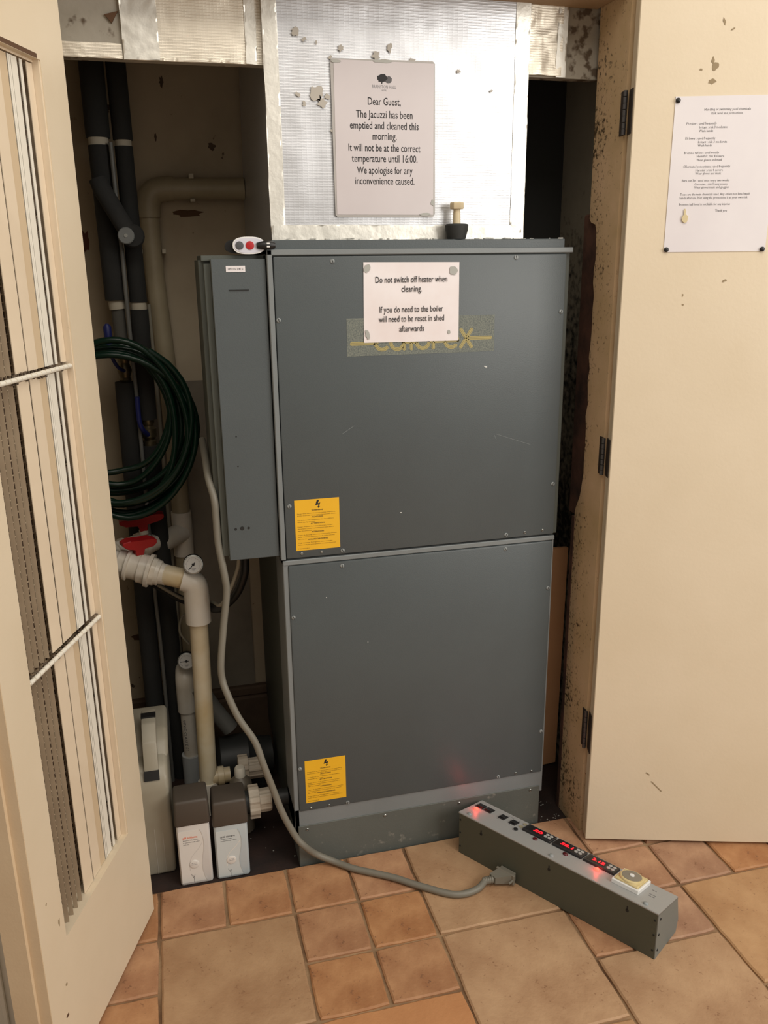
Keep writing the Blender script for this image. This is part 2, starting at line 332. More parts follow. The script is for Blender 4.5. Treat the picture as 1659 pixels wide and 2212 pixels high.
# ------- cupboard interior
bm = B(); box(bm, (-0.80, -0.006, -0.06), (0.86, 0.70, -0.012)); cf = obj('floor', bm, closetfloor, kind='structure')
bm = B()
for i in range(34):
    x, y, s = random.uniform(0.53, 0.60), random.uniform(0.0, 0.10), random.uniform(0.0006, 0.0018)
    if i > 26: x, y = random.uniform(-0.24, -0.12), random.uniform(0.0, 0.2)
    blob(bm, x, y, s*1.5, s, Matrix.Translation((0, 0, -0.012)), n=5, th=s)
obj('crumbs', bm, tack, cf, kind='stuff')
bm = B(); box(bm, (-0.80, 0.62, -0.06), (0.86, 0.70, 2.2)); wb = obj('wall_back', bm, wallm, kind='structure')
bm = B(); blob(bm, -0.262, 1.588, 0.040, 0.008, XZ(0.6195), n=16, jit=0.3); obj('peeled_patch', bm, stain_shadow, wb)
bm = B(); blob(bm, -0.528, 1.52, 0.012, 0.026, XZ(0.6195), n=14, jit=0.3); obj('peeled_patch', bm, rednote, wb)
for a_ in ((-0.305, 1.90, 0.005, 0.012), (-0.33, 1.772, 0.003, 0.009), (-0.19, 1.752, 0.010, 0.009)):
    bm = B(); blob(bm, *a_, XZ(0.6195), n=14, jit=0.4); obj('peeled_patch', bm, skirt, wb)
bm = B(); box(bm, (-0.42, 0.612, 0.02), (-0.16, 0.62, 1.148)); obj('lower_wall_panel', bm, wall_low, wb, label='grey lower patch of the wall')  # greyer panel over the lower wall
bm = B(); blob(bm, -0.49, 0.40, 0.028, 0.010, XZ(0.6195), n=12, jit=0.4); obj('peeled_patch', bm, stain_shadow, wb)
bm = B(); box(bm, (-0.86, -0.02, -0.06), (-0.80, 0.70, 2.2)); obj('wall_left', bm, wallm, kind='structure')
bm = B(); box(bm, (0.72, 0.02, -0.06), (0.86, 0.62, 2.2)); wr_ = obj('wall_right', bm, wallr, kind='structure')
bm = B(); box(bm, (0.548, 0.43, -0.012), (0.7195, 0.60, 2.11)); obj('dark_nib', bm, mat('dark_nib', (58, 58, 56), 0.9), wr_, label='dark block at the back of the recess')  # block coloured dark grey all over
bm = B(); box(bm, (-0.86, -0.02, 2.12), (0.86, 0.70, 2.2)); obj('ceiling', bm, wallm, kind='structure')
bm = B(); box(bm, (-0.80, 0.585, -0.012), (-0.05, 0.618, 0.17), 0.006); box(bm, (-0.80, 0.592, 0.17), (-0.05, 0.618, 0.20), 0.005); obj('baseboard_back', bm, skirt, kind='structure')
# ------- front wall of the room around the opening
bm = B(); box(bm, (-2.2, -0.050, -0.01), (-0.60, 0.03, 2.6)); box(bm, (0.66, -0.040, -0.01), (2.2, 0.06, 2.6)); box(bm, (-0.60, -0.05, 2.05), (0.66, 0.03, 2.6))
obj('wall_front', bm, plasterw, kind='structure')
bm = B(); box(bm, (-0.60, -0.062, -0.01), (-0.528, 0.05, 2.05), 0.003); obj('trim_1', bm, cream, kind='structure')
bm = B(); box(bm, (-0.528, -0.062, 1.977), (0.612, 0.072, 2.05), 0.003); obj('trim_2', bm, headm, kind='structure')
# right jamb: mouldy painted lining, notched where the timber has rotted away
bm = B(); pts = [(-0.070, -0.01), (-0.070, 2.05), (0.060, 2.05), (0.058, 1.548), (0.050, 1.541), (0.030, 1.536)]
z = 1.52
while z > 0.94: pts.append((0.021+random.uniform(-0.004, 0.004), z)); z -= 0.028
pts += [(0.030, 0.90), (0.050, 0.86), (0.058, 0.80), (0.057, -0.01)]
prism(bm, pts, 'x', 0.612, 0.660); tr3 = obj('trim_3', bm, jambm, kind='structure')
bm = B(); box(bm, (0.618, 0.018, 0.84), (0.66, 0.098, 1.56), 0.004); obj('bare_post', bm, baretimber, tr3, label='bare red-brown damp timber')
bm = B(); box(bm, (0.6105, 0.050, -0.01), (0.66, 0.064, 0.84)); obj('bare_post', bm, baretimber, tr3)
# lintel board above the opening
bm = B(); box(bm, (-0.62, 0.072, 1.840), (0.72, 0.10, 2.10)); tr4 = obj('trim_4', bm, lintelm, kind='structure')

# ------- right door (flat leaf folded right back)
RO = Vector((0.606, -0.1153, 0)); rx = Vector((0.95397, -0.29991, 0)); rn = Vector((0.29991, 0.95397, 0))
MR = frame(RO, rx, rn)                                             # x along the door, y into its thickness, z up
MRs = frame(RO + (-rn)*0.0003, rx, (0, 0, 1))                     # sheet plane on the door face
bm = B(); box(bm, (0, 0, 0.009), (0.56, 0.040, 2.03), 0.0015, M=MR)
d2 = obj('door_2', bm, cream, kind='structure')
for t, z, a, b, r in [(0.155, 1.828, 0.008, 0.006, 1.2), (0.150, 1.838, 0.003, 0.006, 0), (0.152, 1.800, 0.007, 0.005, 0), (0.128, 1.822, 0.003, 0.002, 0), (0.165, 1.907, 0.002, 0.006, 0.3), (0.183, 1.893, 0.004, 0.0015, 0.5), (0.132, 1.365, 0.002, 0.002, 0), (0.215, 1.414, 0.005, 0.0022, 0.4), (0.13, 1.385, 0.0015, 0.003, 0)]:
    bm = B(); blob(bm, t, z, a, b, MRs, n=12, jit=0.3, rot=r); obj('scuff_mark', bm, dirt, d2)
for a_ in ([(0.155, 0.185), (0.158, 0.186), (0.185, 0.158), (0.183, 0.156)], [(0.14, 0.21), (0.143, 0.212), (0.152, 0.205), (0.150, 0.203)]):
    bm = B(); prism(bm, a_, 'z', 0, 0.0003, MRs); obj('scuff_mark', bm, dirt, d2)
for z0, z1 in ((1.708, 1.794), (0.978, 1.066), (0.255, 0.360)):
    bm = B(); box(bm, (0.6098, -0.070, z0), (0.6125, -0.054, z1), 0.0006)                       # leaf on the jamb
    box(bm, (-0.0022, 0.010, z0), (0.0005, 0.040, z1), 0.0006, M=MR)                            # leaf on the door edge
    h = obj('hinge', bm, hingem, d2)
    bm = B(); n = 7
    for k in range(n):
        a = z0+(z1-z0)*k/n; cyl(bm, (0.6085, -0.0745, a+0.0006), (0.6085, -0.0745, a+(z1-z0)/n-0.0006), 0.0048, 10)
    obj('knuckle', bm, hingek, h, smooth=40)
# ------- left door (louvred leaf)
LO = Vector((-0.4845, -0.0746, 0)); lx = Vector((-0.34393, -0.93899, 0)); ln = Vector((-0.93899, 0.34393, 0))
ML = Matrix(((lx.x, ln.x, 0, LO.x), (lx.y, ln.y, 0, LO.y), (0, 0, 1, 0), (0, 0, 0, 1)))
ZB, ZT, TA, TB = 0.286, 1.787, 0.090, 0.383
bm = B(); box(bm, (0, 0, 0.009), (TA, 0.045, 2.03)); box(bm, (TB, 0, 0.009), (0.466, 0.022, 2.03)); box(bm, (TB, 0.022, 0.009), (0.4665, 0.028, 2.03)); box(bm, (TB, 0.028, 0.009), (0.474, 0.064, 2.03))
box(bm, (TA, 0, 0.009), (TB, 0.045, ZB)); box(bm, (TA, 0, ZT), (TB, 0.045, 2.03))
d1 = obj('door_1', bm, cream, kind='structure', M=ML)
bm = B(); box(bm, (0.466, 0.0005, 0.009), (0.4672, 0.022, 2.03)); box(bm, (0.4672, 0.0215, 0.009), (0.4745, 0.064, 2.03)); obj('door_edge', bm, creamedge, d1, M=ML)
bm = B(); box(bm, (TA, 0.002, ZB-0.001), (TA+0.004, 0.034, ZT)); box(bm, (TB-0.003, 0.002, ZB), (TB, 0.034, ZT)); box(bm, (TA, 0.012, ZT-0.004), (TB, 0.034, ZT)); obj('grille_lining', bm, slatm, d1, M=ML)
bm = B(); box(bm, (TA+0.012, 0.0, ZT+0.0005), (TB, 0.011, ZT+0.003)); box(bm, (TA+0.012, -0.0004, ZT+0.0005), (TB, 0.0, ZT+0.0075)); obj('shadow_gap', bm, stain_shadow, d1, M=ML, label='painted shadow strip above the grille')  # flat brown strip; the slot's shadow is given as colour
segs = ((ZB+0.001, 0.787), (0.801, 1.280), (1.294, ZT-0.006))
#        t0     d0      t1     d1     material
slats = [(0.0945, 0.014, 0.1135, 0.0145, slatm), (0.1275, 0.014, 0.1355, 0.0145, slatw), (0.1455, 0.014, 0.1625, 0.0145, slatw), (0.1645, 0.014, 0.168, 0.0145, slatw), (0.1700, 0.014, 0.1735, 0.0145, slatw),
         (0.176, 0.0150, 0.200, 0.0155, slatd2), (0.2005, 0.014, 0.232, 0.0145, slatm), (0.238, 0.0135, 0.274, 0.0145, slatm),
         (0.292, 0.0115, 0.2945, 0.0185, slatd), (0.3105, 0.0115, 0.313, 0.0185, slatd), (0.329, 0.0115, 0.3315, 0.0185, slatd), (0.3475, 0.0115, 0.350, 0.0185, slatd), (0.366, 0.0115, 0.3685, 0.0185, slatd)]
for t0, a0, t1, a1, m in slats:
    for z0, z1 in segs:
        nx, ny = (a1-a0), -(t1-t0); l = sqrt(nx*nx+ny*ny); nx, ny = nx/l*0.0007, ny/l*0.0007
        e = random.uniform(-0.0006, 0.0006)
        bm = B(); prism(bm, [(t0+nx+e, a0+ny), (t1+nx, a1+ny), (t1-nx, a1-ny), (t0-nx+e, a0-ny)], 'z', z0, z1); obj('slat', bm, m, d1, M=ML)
bm = B(); z = ZB+0.006
while z < ZT: box(bm, (TA, 0.031, z), (TB, 0.033, z+0.0022)); z += 0.0125
t = TA+0.006
while t < TB: box(bm, (t, 0.031, ZB), (t+0.0022, 0.0335, ZT)); t += 0.0125
obj('wire_mesh', bm, meshm, d1, M=ML, kind='stuff')
bm = B(); box(bm, (TA, 0.0385, ZB), (TB, 0.041, ZT)); obj('mesh_backing', bm, backm, d1, M=ML)  # dark brown sheet behind the wire mesh
for z in (0.794, 1.287):
    bm = B(); cyl(bm, (TA-0.001, 0.006, z), (TB, 0.006, z), 0.0028, 8, M=ML); t = TA+0.008
    while t < TB-0.006: cyl(bm, (t, 0.006, z), (t+0.013, 0.006, z), 0.0044, 8, M=ML); t += 0.0165
    ro = obj('spacer_rod', bm, slatw, d1, smooth=50)
    bm = B(); random.seed(int(z*1000))
    for i in range(46):
        a = random.uniform(TA+0.004, TB-0.004); blob(bm, a, z+random.choice((-1, 1))*random.uniform(0.003, 0.008), 0.003, 0.0015, frame((0, 0.011, 0), (1, 0, 0), (0, 0, 1)), n=5, jit=0.5, th=0.003)
    obj('dust', bm, dustm, ro, M=ML, kind='stuff')
bm = B()
for tt in (0.121, 0.1415):
    z = ZB
    while z < ZT:
        box(bm, (tt-0.003, 0.0235, z), (tt+0.003, 0.028, z+0.010), M=Matrix.Translation((random.uniform(-0.0012, 0.0012), random.uniform(0, 0.002), 0))); z += 0.0092
obj('dust', bm, dustm, d1, M=ML, kind='stuff')
ML2 = frame(LO-ln*0.0002, lx, (0, 0, 1))
for t, z, a, b in [(0.40, 0.335, 0.003, 0.008), (0.405, 0.20, 0.003, 0.004), (0.432, 0.40, 0.002, 0.003)]:
    bm = B(); blob(bm, t, z, a, b, ML2, n=8, jit=0.4); obj('scuff_mark', bm, dirt, d1)
bm = B(); blob(bm, 0.415, 0.14, 0.005, 0.004, ML2, n=8, jit=0.4); obj('scuff_mark', bm, stain_shadow, d1)

# ================================================================== FOIL
def foil_sheet(name, x0, x1, z0, z1, y, amp, fs, m, parent, seed, label=None, nx=60, nz=30, **k):
    bm = B(); V = []
    for j in range(nz+1):
        row = []
        for i in range(nx+1):
            x = x0+(x1-x0)*i/nx; z = z0+(z1-z0)*j/nz
            d = noise.noise(Vector((x*fs+seed, z*fs, 0.3)))*amp + noise.noise(Vector((x*fs*3, z*fs*3+seed, 2)))*amp*0.5
            ex = noise.noise(Vector((z*30, seed, 0)))*0.0025 if i in (0, nx) else 0
            ez = noise.noise(Vector((x*30, seed, 4)))*0.002 if j in (0, nz) else 0
            row.append(bm.verts.new((x+ex, y-abs(amp)-d, z+ez)))
        V.append(row)
    for j in range(nz):
        for i in range(nx): bm.faces.new([V[j][i], V[j][i+1], V[j+1][i+1], V[j+1][i]])
    bk = [bm.verts.new((v.co.x, y, v.co.z)) for v in (V[0][0], V[0][nx], V[nz][nx], V[nz][0])]
    bm.faces.new(bk)
    for e, (a, b) in ((V[0], (bk[0], bk[1])), (V[nz], (bk[3], bk[2])), ([r[0] for r in V], (bk[0], bk[3])), ([r[nx] for r in V], (bk[1], bk[2]))):
        for i in range(len(e)-1):
            try: bm.faces.new([e[i], e[i+1], b if False else (a if i < len(e)//2 else b)])
            except ValueError: pass
        try: bm.faces.new([e[len(e)//2], b, a])
        except ValueError: pass
    return obj(name, bm, m, parent, label, smooth=60, **k)
def back(x, z): return (-0.364+(x+0.364)*1.0186, 1.4648+(z-1.4648)*1.0186)
duct = thing('insulated_duct', (0.160, 0.30, 1.5065), 'tall bright foil-covered duct rising from the top of the grey heater cabinet', 'duct')
bm = B(); prism(bm, [back(*p) for p in [(-0.121, 1.506), (0.431, 1.506), (0.4335, 1.98), (0.433, 2.08), (-0.113, 2.08), (-0.115, 1.95)]], 'y', 0.058, 0.60); obj('duct_body', bm, foil, duct)
def bsheet(name, x0, x1, z0, z1, y, amp, fs, m, seed, **k):
    a, b = back(x0, z0); c, d = back(x1, z1); return foil_sheet(name, a, c, b, d, y, amp, fs, m, duct, seed, **k)
bsheet('front_facing', -0.1215, 0.432, 1.506, 2.08, 0.0585, 0.0016, 9, foil, 3.1, nx=80, nz=80)
bsheet('foil_tape', -0.1225, -0.094, 1.506, 2.08, 0.0565, 0.0008, 14, tape, 1.7, nx=8, nz=80)
bsheet('foil_tape', 0.402, 0.4335, 1.506, 2.08, 0.0565, 0.0008, 14, tape, 5.2, nx=8, nz=80)
bsheet('foil_tape', -0.118, 0.428, 1.506, 1.535, 0.0555, 0.0010, 18, tape, 8.3, nx=80, nz=8)
for x, z, a, b, r in [(-0.059, 1.892, 0.008, 0.009, 0), (-0.043, 1.878, 0.006, 0.004, 0.6), (-0.018, 1.874, 0.002, 0.005, 0), (0.030, 1.866, 0.006, 0.007, 0), (0.010, 1.849, 0.006, 0.003, 0.9), (0.103, 1.856, 0.008, 0.009, 0), (0.131, 1.872, 0.005, 0.012, 0), (0.122, 1.848, 0.010, 0.003, 0), (0.179, 1.850, 0.007, 0.006, 0),
                      (0.277, 1.834, 0.005, 0.004, 0), (-0.058, 1.780, 0.007, 0.004, -0.6), (-0.020, 1.785, 0.014, 0.015, 0), (-0.010, 1.768, 0.010, 0.012, 0), (-0.046, 1.764, 0.004, 0.005, 0), (0.001, 1.778, 0.006, 0.006, 0), (0.012, 1.715, 0.007, 0.003, 0), (0.35, 1.80, 0.003, 0.003, 0)]:
    x, z = back(x, z); bm = B(); blob(bm, x, z, a*0.9, b*0.9, XZ(0.0535), n=16, jit=0.4, rot=r); obj('smudge', bm, staing, duct)
fl = foil_sheet('foil_sheet', -0.3844, -0.1142, 1.8402, 2.0750, 0.0710, 0.0018, 16, foilc, None, 2.2, label='wide foil sheet taped across the lintel left of the duct', cat='foil sheet')
foil_sheet('foil_tape', -0.3844, -0.3171, 1.8392, 2.0750, 0.0675, 0.002, 22, tape, fl, 9.1, nx=16, nz=40)
foil_sheet('foil_tape', -0.1509, -0.1295, 1.8392, 2.0750, 0.0675, 0.001, 22, tape, fl, 6.1, nx=6, nz=40)
bm = B(); prism(bm, [(-0.413, 1.914), (-0.388, 1.921), (-0.401, 1.900)], 'y', 0.067, 0.0718); obj('torn_flap', bm, stain_shadow, tr4, label='brown torn flap of tape')
foil_sheet('foil_sheet', -0.6046, -0.3864, 1.8402, 1.8657, 0.0720, 0.0015, 26, foilc, None, 4.4, label='narrow foil tape strip along lintel bottom beside the louvred door', cat='foil strip', nx=60, nz=8)
fr = foil_sheet('foil_sheet', 0.4496, 0.5291, 1.8432, 2.0750, 0.0710, 0.006, 15, foilc, None, 12.2, label='crinkled silver foil sheet on lintel right of the duct', cat='foil sheet', nx=40, nz=60)
foil_sheet('foil_tape', 0.5168, 0.5393, 1.8412, 2.0750, 0.0670, 0.001, 22, tape, fr, 7.7, nx=6, nz=40)

# ================================================================== HEATER CABINET
cab = thing('heater_cabinet', (0.2, 0.2, -0.012), 'tall grey enamelled heater cabinet filling the cupboard opening', 'heater')
def screw(x, z, y, r, parent, m, slot=True, ang=None):
    bm = B(); lathe(bm, [(0, r), (0.0012, r), (0.0022, r*0.7)], (x, y, z), (0, -1, 0), 14)
    s = obj('screw', bm, m, parent, smooth=35)
    if slot:
        a = random.uniform(1.1, 2.0) if ang is None else ang
        bm = B(); box(bm, (-r*0.8, -0.0006, -0.0006), (r*0.8, 0.0004, 0.0006)); obj('slot', bm, darkslot, s if parent.parent is None else s, M=Matrix.Translation((x, y-0.0021, z)) @ Matrix.Rotation(a, 4, 'Y'))
    return s
# upper body
bm = B(); box(bm, (-0.137, 0.012, 0.815), (0.545, 0.60, 1.478), 0.002); obj('upper_body', bm, greyd, cab)
bm = B(); box(bm, (-0.1375, -0.001, 0.816), (-0.1265, 0.02, 1.487), 0.0015); box(bm, (-0.1375, -0.001, 1.4755), (0.5455, 0.02, 1.487), 0.0015); obj('trim_frame', bm, greyl, cab)
bm = B(); box(bm, (-0.125, 0.012, 1.486), (0.5305, 0.60, 1.5055), 0.0015); obj('top_plate', bm, grey, cab)
bm = B(); box(bm, (-0.1248, 0.0, 0.8175), (0.5315, 0.014, 1.4735), 0.0035, 2); up = obj('upper_panel', bm, grey, cab, smooth=30)
bm = B(); box(bm, (-0.139, 0.014, 0.812), (0.535, 0.02, 0.8165)); obj('joint_gap', bm, darkslot, cab)
# lower body
bm = B(); box(bm, (-0.128, 0.12, 0.088), (0.530, 0.60, 0.812)); obj('lower_body', bm, greyd, cab)
bm = B(); box(bm, (-0.134, 0.004, 0.088), (-0.1215, 0.125, 0.813), 0.0015); box(bm, (-0.134, 0.0015, 0.8015), (0.535, 0.125, 0.813), 0.0015); box(bm, (-0.134, 0.004, 0.088), (0.5325, 0.125, 0.155), 0.0015); box(bm, (0.5295, 0.004, 0.088), (0.5345, 0.125, 0.813), 0.0015)
obj('trim_frame', bm, greyl, cab)
bm = B(); box(bm, (-0.1225, 0.0, 0.150), (0.5305, 0.014, 0.8005), 0.0045, 2); lp = obj('lower_panel', bm, grey, cab, smooth=30)
bm = B(); box(bm, (-0.1265, 0.0015, -0.012), (0.5265, 0.010, 0.1075), 0.001); box(bm, (-0.1265, 0.01, -0.012), (-0.120, 0.5, 0.088)); box(bm, (0.520, 0.01, -0.012), (0.5265, 0.5, 0.088)); pl = obj('plinth', bm, greyb, cab)
for x, z in [(-0.0014, 1.4632), (0.4094, 1.4665), (-0.1188, 1.346), (0.5225, 1.3478), (-0.1138, 0.9415), (0.5225, 0.9448), (0.0042, 0.8265), (0.406, 0.8271)]: screw(x, z, 0.0, 0.0048, up, steelp)
for x, z in [(-0.0901, 0.828), (-0.0443, 0.8279), (0.4552, 0.8284), (0.5013, 0.8301)]: screw(x, z, 0.0, 0.0032, up, steel, ang=0)
for x, z in [(0.0021, 0.7895), (0.406, 0.7906), (-0.1155, 0.6742), (0.5226, 0.6766), (-0.1162, 0.2733), (0.5221, 0.2741), (0.0004, 0.1565), (0.4054, 0.1575)]: screw(x, z, 0.0, 0.0046, lp, steelp)
for x, z in [(-0.0928, 0.1582), (-0.0471, 0.1575), (0.4551, 0.1595), (0.5001, 0.1585)]: screw(x, z, 0.0, 0.003, lp, steel, ang=0)
for x, z in [(-0.1043, 0.0966), (0.0974, 0.0978), (0.2981, 0.0968), (0.4998, 0.0987)]: screw(x, z, 0.0015, 0.0038, pl, steel, ang=0.3)
for a_ in ((0.3438, 1.2312, 0.0045, 0.002), (0.1436, 0.9054, 0.0015, 0.0015)):
    bm = B(); blob(bm, *a_, XZ(-0.0001), n=8, rot=-0.3); obj('paint_chip', bm, chip, up)
for a_ in ((-0.037, 0.715, 0.0016, 0.0012), (0.06, 0.59, 0.0012, 0.0012)):
    bm = B(); blob(bm, *a_, XZ(-0.0001), n=6); obj('paint_chip', bm, chip, lp)
for a_, w_ in (([(0.011, 1.098), (0.0375, 1.114)], 0.0006), ([(0.369, 1.073), (0.374, 1.062)], 0.0006), ([(0.374, 1.075), (0.46, 1.045)], 0.0005)):
    bm = B(); ribbon(bm, a_, w_, 0, 0.0002, XZ(-0.0001)); obj('scratch', bm, scratch, up)
# warning stickers
def sticker(x, z0, parent_panel):
    WD, HT = 0.1015, 0.1185
    bm = B(); box(bm, (x, -0.0005, z0), (x+WD, 0.0002, z0+HT)); s = obj('warning_sticker', bm, yellow, cab, label='yellow electrical warning sticker')
    M = frame((x, -0.0006, z0), (1, 0, 0), (0, 0, 1)); b1 = text_bm([(t, WD*0.5, HT*(1-f)-0.0012, 0.0042, w_, 'C', 0.02) for t, f, w_ in
        (('WARNING', 0.215, 0.026), ('ACHTUNG', 0.345, 0.0265), ('ATTENTION', 0.475, 0.031), ('ATENCIÓN', 0.64, 0.0275), ('WAARSCHUWING', 0.79, 0.046))])
    prism(b1, [(0.0510, 0.1165), (0.0560, 0.1158), (0.0530, 0.1085), (0.0585, 0.1100), (0.0556, 0.1010), (0.0580, 0.1010), (0.0535, 0.0972), (0.0515, 0.1010), (0.0535, 0.1012), (0.0540, 0.1055), (0.0470, 0.1040)], 'z', 0, 0.00012)
    obj('printed_heading', b1, ink, s, M=M)
    rows = [('Danger from electric shock and rotating components.', .262, .087), ('Isolate electrically before removing panels/air filters.', .30, .087),
            ('Vor Entfernen der Verkleidung oder des Luftfilters', .39, .082), ('Gerät allpolig trennen.', .43, .040), ('Danger. Présence de courant électrique. Couper', .52, .080), ('alimentation secteur impérativement avant démon-', .56, .083), ('tage des panneaux.', .60, .032),
            ('Peligro de descarga eléctrica y componentes móviles.', .685, .089), ('Aislar corriente eléctrica antes de quitar paneles/', .725, .084), ('filtro de aire.', .765, .021), ('Hoge spanning. Bewegende delen aanwezig.', .84, .079), ('Indien nodig de servicepanelen verwijderd worden.', .88, .087), ('P029402 ISS.3', .955, .026)]
    b2 = text_bm([(t, 0.0055, HT*(1-f)-0.0018, 0.0029, w_, 'L', 0.0) for t, f, w_ in rows], 1); obj('printed_text', b2, inkbrown, s, M=M)
sticker(-0.1025, 0.8355, up); sticker(-0.1043, 0.1735, lp)
# maker's badge: gold outlined letters on a speckled strip
bm = B(); box(bm, (0.0255, -0.0004, 1.2655), (0.3625, 0.0002, 1.3455)); bd = obj('maker_badge', bm, badge, cab, label="speckled strip with gold lettering")
Mb = frame((0.0255, -0.0005, 1.2655), (1, 0, 0), (0, 0, 1)); bl = 0.0265
def arcp(cx, cy, r, a0, a1, n=14): return [(cx+r*cos(radians(a0+(a1-a0)*k/n)), cy+r*sin(radians(a0+(a1-a0)*k/n))) for k in range(n+1)]
S = [[(0.010, bl), (0.060, bl)], arcp(0.078, bl+0.0, 0.0145, 45, 315), arcp(0.112, bl, 0.0145, 0, 360, 20), [(0.1275, bl+0.0145), (0.1275, bl-0.0145)], [(0.144, bl+0.030), (0.144, bl-0.0145)], arcp(0.170, bl, 0.0145, 0, 360, 20), [(0.194, bl+0.0145), (0.194, bl-0.0145)], arcp(0.205, bl+0.002, 0.011, 170, 60, 8),
     arcp(0.236, bl, 0.0145, -45, -360, 20), [(0.2225, bl), (0.2505, bl)], [(0.258, bl-0.0145), (0.283, bl+0.023)], [(0.258, bl+0.023), (0.283, bl-0.0145)], [(0.270, bl+0.004), (0.328, bl+0.004)], [(0.060, bl), (0.066, bl)], [(0.126, bl), (0.156, bl)], [(0.184, bl), (0.222, bl)]]
bm = B(); [ribbon(bm, s, 0.0078, 0, 0.0002, Mb) for s in S]; obj('letter_outline', bm, gold, bd)
bm = B(); [ribbon(bm, s, 0.0044, 0.0001, 0.0003, Mb) for s in S]; obj('letter_groove', bm, goldd, bd)
bm = B(); [ribbon(bm, s, 0.0026, 0.0002, 0.0004, Mb) for s in S]; obj('letter_core', bm, gold, bd)
# electrical box on the cabinet's left
bm = B(); box(bm, (-0.2505, 0.010, 0.8235), (-0.1395, 0.16, 1.4695), 0.0012); sb = obj('side_box', bm, greyd, cab, label='narrow grey side box with a white name strip')
bm = B(); box(bm, (-0.2735, 0.040, 0.828), (-0.1395, 0.20, 1.468), 0.001); box(bm, (-0.264, 0.024, 0.830), (-0.25, 0.20, 1.461), 0.001); box(bm, (-0.268, 0.03, 1.466), (-0.14, 0.18, 1.477), 0.001); obj('side_box_back', bm, greyd, cab)
bm = B(); box(bm, (-0.2500, 0.0085, 0.8245), (-0.1400, 0.0105, 1.4690), 0.0008); obj('side_cover', bm, grey, sb)
bm = B(); box(bm, (-0.2205, 0.0075, 1.4440), (-0.1815, 0.0088, 1.4560)); obj('name_strip', bm, paper, sb)
b1 = text_bm([('SIPOOL DB1 2', -0.201, 1.4482, 0.0052, 0.031, 'C', 0.01)], 1); obj('name_strip_text', b1, inkg, sb, M=XZ(0.0074))
bm = B(); box(bm, (-0.2165, 0.0068, 1.4070), (-0.1765, 0.009, 1.4092)); obj('louvre_slot', bm, darkslot, sb)
for x, z, r in [(-0.2204, 1.104, 0.0016), (-0.2203, 1.0386, 0.0016), (-0.2338, 0.8965, 0.0030), (-0.2195, 0.8973, 0.0046), (-0.2052, 0.8971, 0.0030)]:
    bm = B(); lathe(bm, [(0, r), (0.0006, r)], (x, 0.0087, z), (0, -1, 0), 12); obj('hole', bm, darkslot, sb)
bm = B()
for i in range(26): blob(bm, random.uniform(-0.11, 0.52), random.uniform(0.014, 0.022), random.uniform(0.001, 0.006), 0.002, Matrix.Translation((0, 0, 1.5052)), n=6, jit=0.4, th=random.uniform(0.001, 0.003))
obj('debris', bm, tack, cab, kind='stuff')

# ================================================================== NOTICES
nt_ = thing('laminated_notice', (0.127, 0.052, 1.55), 'laminated notice to guests on the foil duct front', 'notice')
MN = Matrix(((1.0186, 0, 0, -0.364*(1-1.0186)), (0, 1, 0, 0.0335), (0, 0, 1.0186, 1.4648*(1-1.0186)), (0, 0, 0, 1)))
bm = B(); prism(bm, [(0.0155, 1.551), (0.0115, 1.555), (0.0085, 1.843), (0.013, 1.8475), (0.221, 1.8500), (0.2255, 1.8455), (0.2275, 1.557), (0.223, 1.551)], 'y', 0.0188, 0.0182); obj('pouch', bm, pouch, nt_, M=MN)
bm = B(); box(bm, (0.0150, 0.0176, 1.5555), (0.2230, 0.0184, 1.8455)); obj('sheet', bm, lamin, nt_, M=MN)
cx = 0.1182
T = [('Dear Guest,', 1.7655, 0.0200, 0.069), ('The Jacuzzi has been', 1.7415, 0.0200, 0.119), ('emptied and cleaned this', 1.7205, 0.0200, 0.145), ('morning.', 1.7005, 0.0200, 0.051), ('It will not be at the correct', 1.6785, 0.0200, 0.153), ('temperature until 16:00.', 1.6580, 0.0200, 0.140), ('We apologise for any', 1.6355, 0.0200, 0.119), ('inconvenience caused.', 1.6150, 0.0200, 0.127)]
obj('printed_text', text_bm([(s, cx, z, sz, w_, 'C', 0.005) for s, z, sz, w_ in T], 3), ink, nt_, M=MN @ XZ(0.0174))
obj('letterhead_name', text_bm([('BRANSTON HALL', cx, 1.7965, 0.0088, 0.050, 'C', 0.0), ('HOTEL', cx, 1.7915, 0.0040, 0.010, 'C', 0.0)], 1), inkl, nt_, M=MN @ XZ(0.0174))
bm = B(); blob(bm, cx-0.004, 1.815, 0.0105, 0.0075, XZ(0.0174), n=22, jit=0.16); box(bm, (cx-0.006, 0.0172, 1.8045), (cx-0.004, 0.0174, 1.811)); obj('tree_emblem', bm, ink, nt_, M=MN)
bm = B(); blob(bm, cx+0.009, 1.813, 0.0075, 0.0062, XZ(0.01745), n=20, jit=0.18); box(bm, (cx+0.009, 0.0172, 1.8045), (cx+0.0102, 0.0174, 1.809)); obj('tree_emblem', bm, inkg, nt_, M=MN)
for a_ in ((0.222, 1.58, 0.004, 0.006), (0.02, 1.842, 0.01, 0.003), (0.118, 1.8455, 0.02, 0.003), (0.205, 1.556, 0.013, 0.003)):
    bm = B(); blob(bm, *a_, XZ(0.0170), n=10); obj('grime', bm, tack, nt_, M=MN)

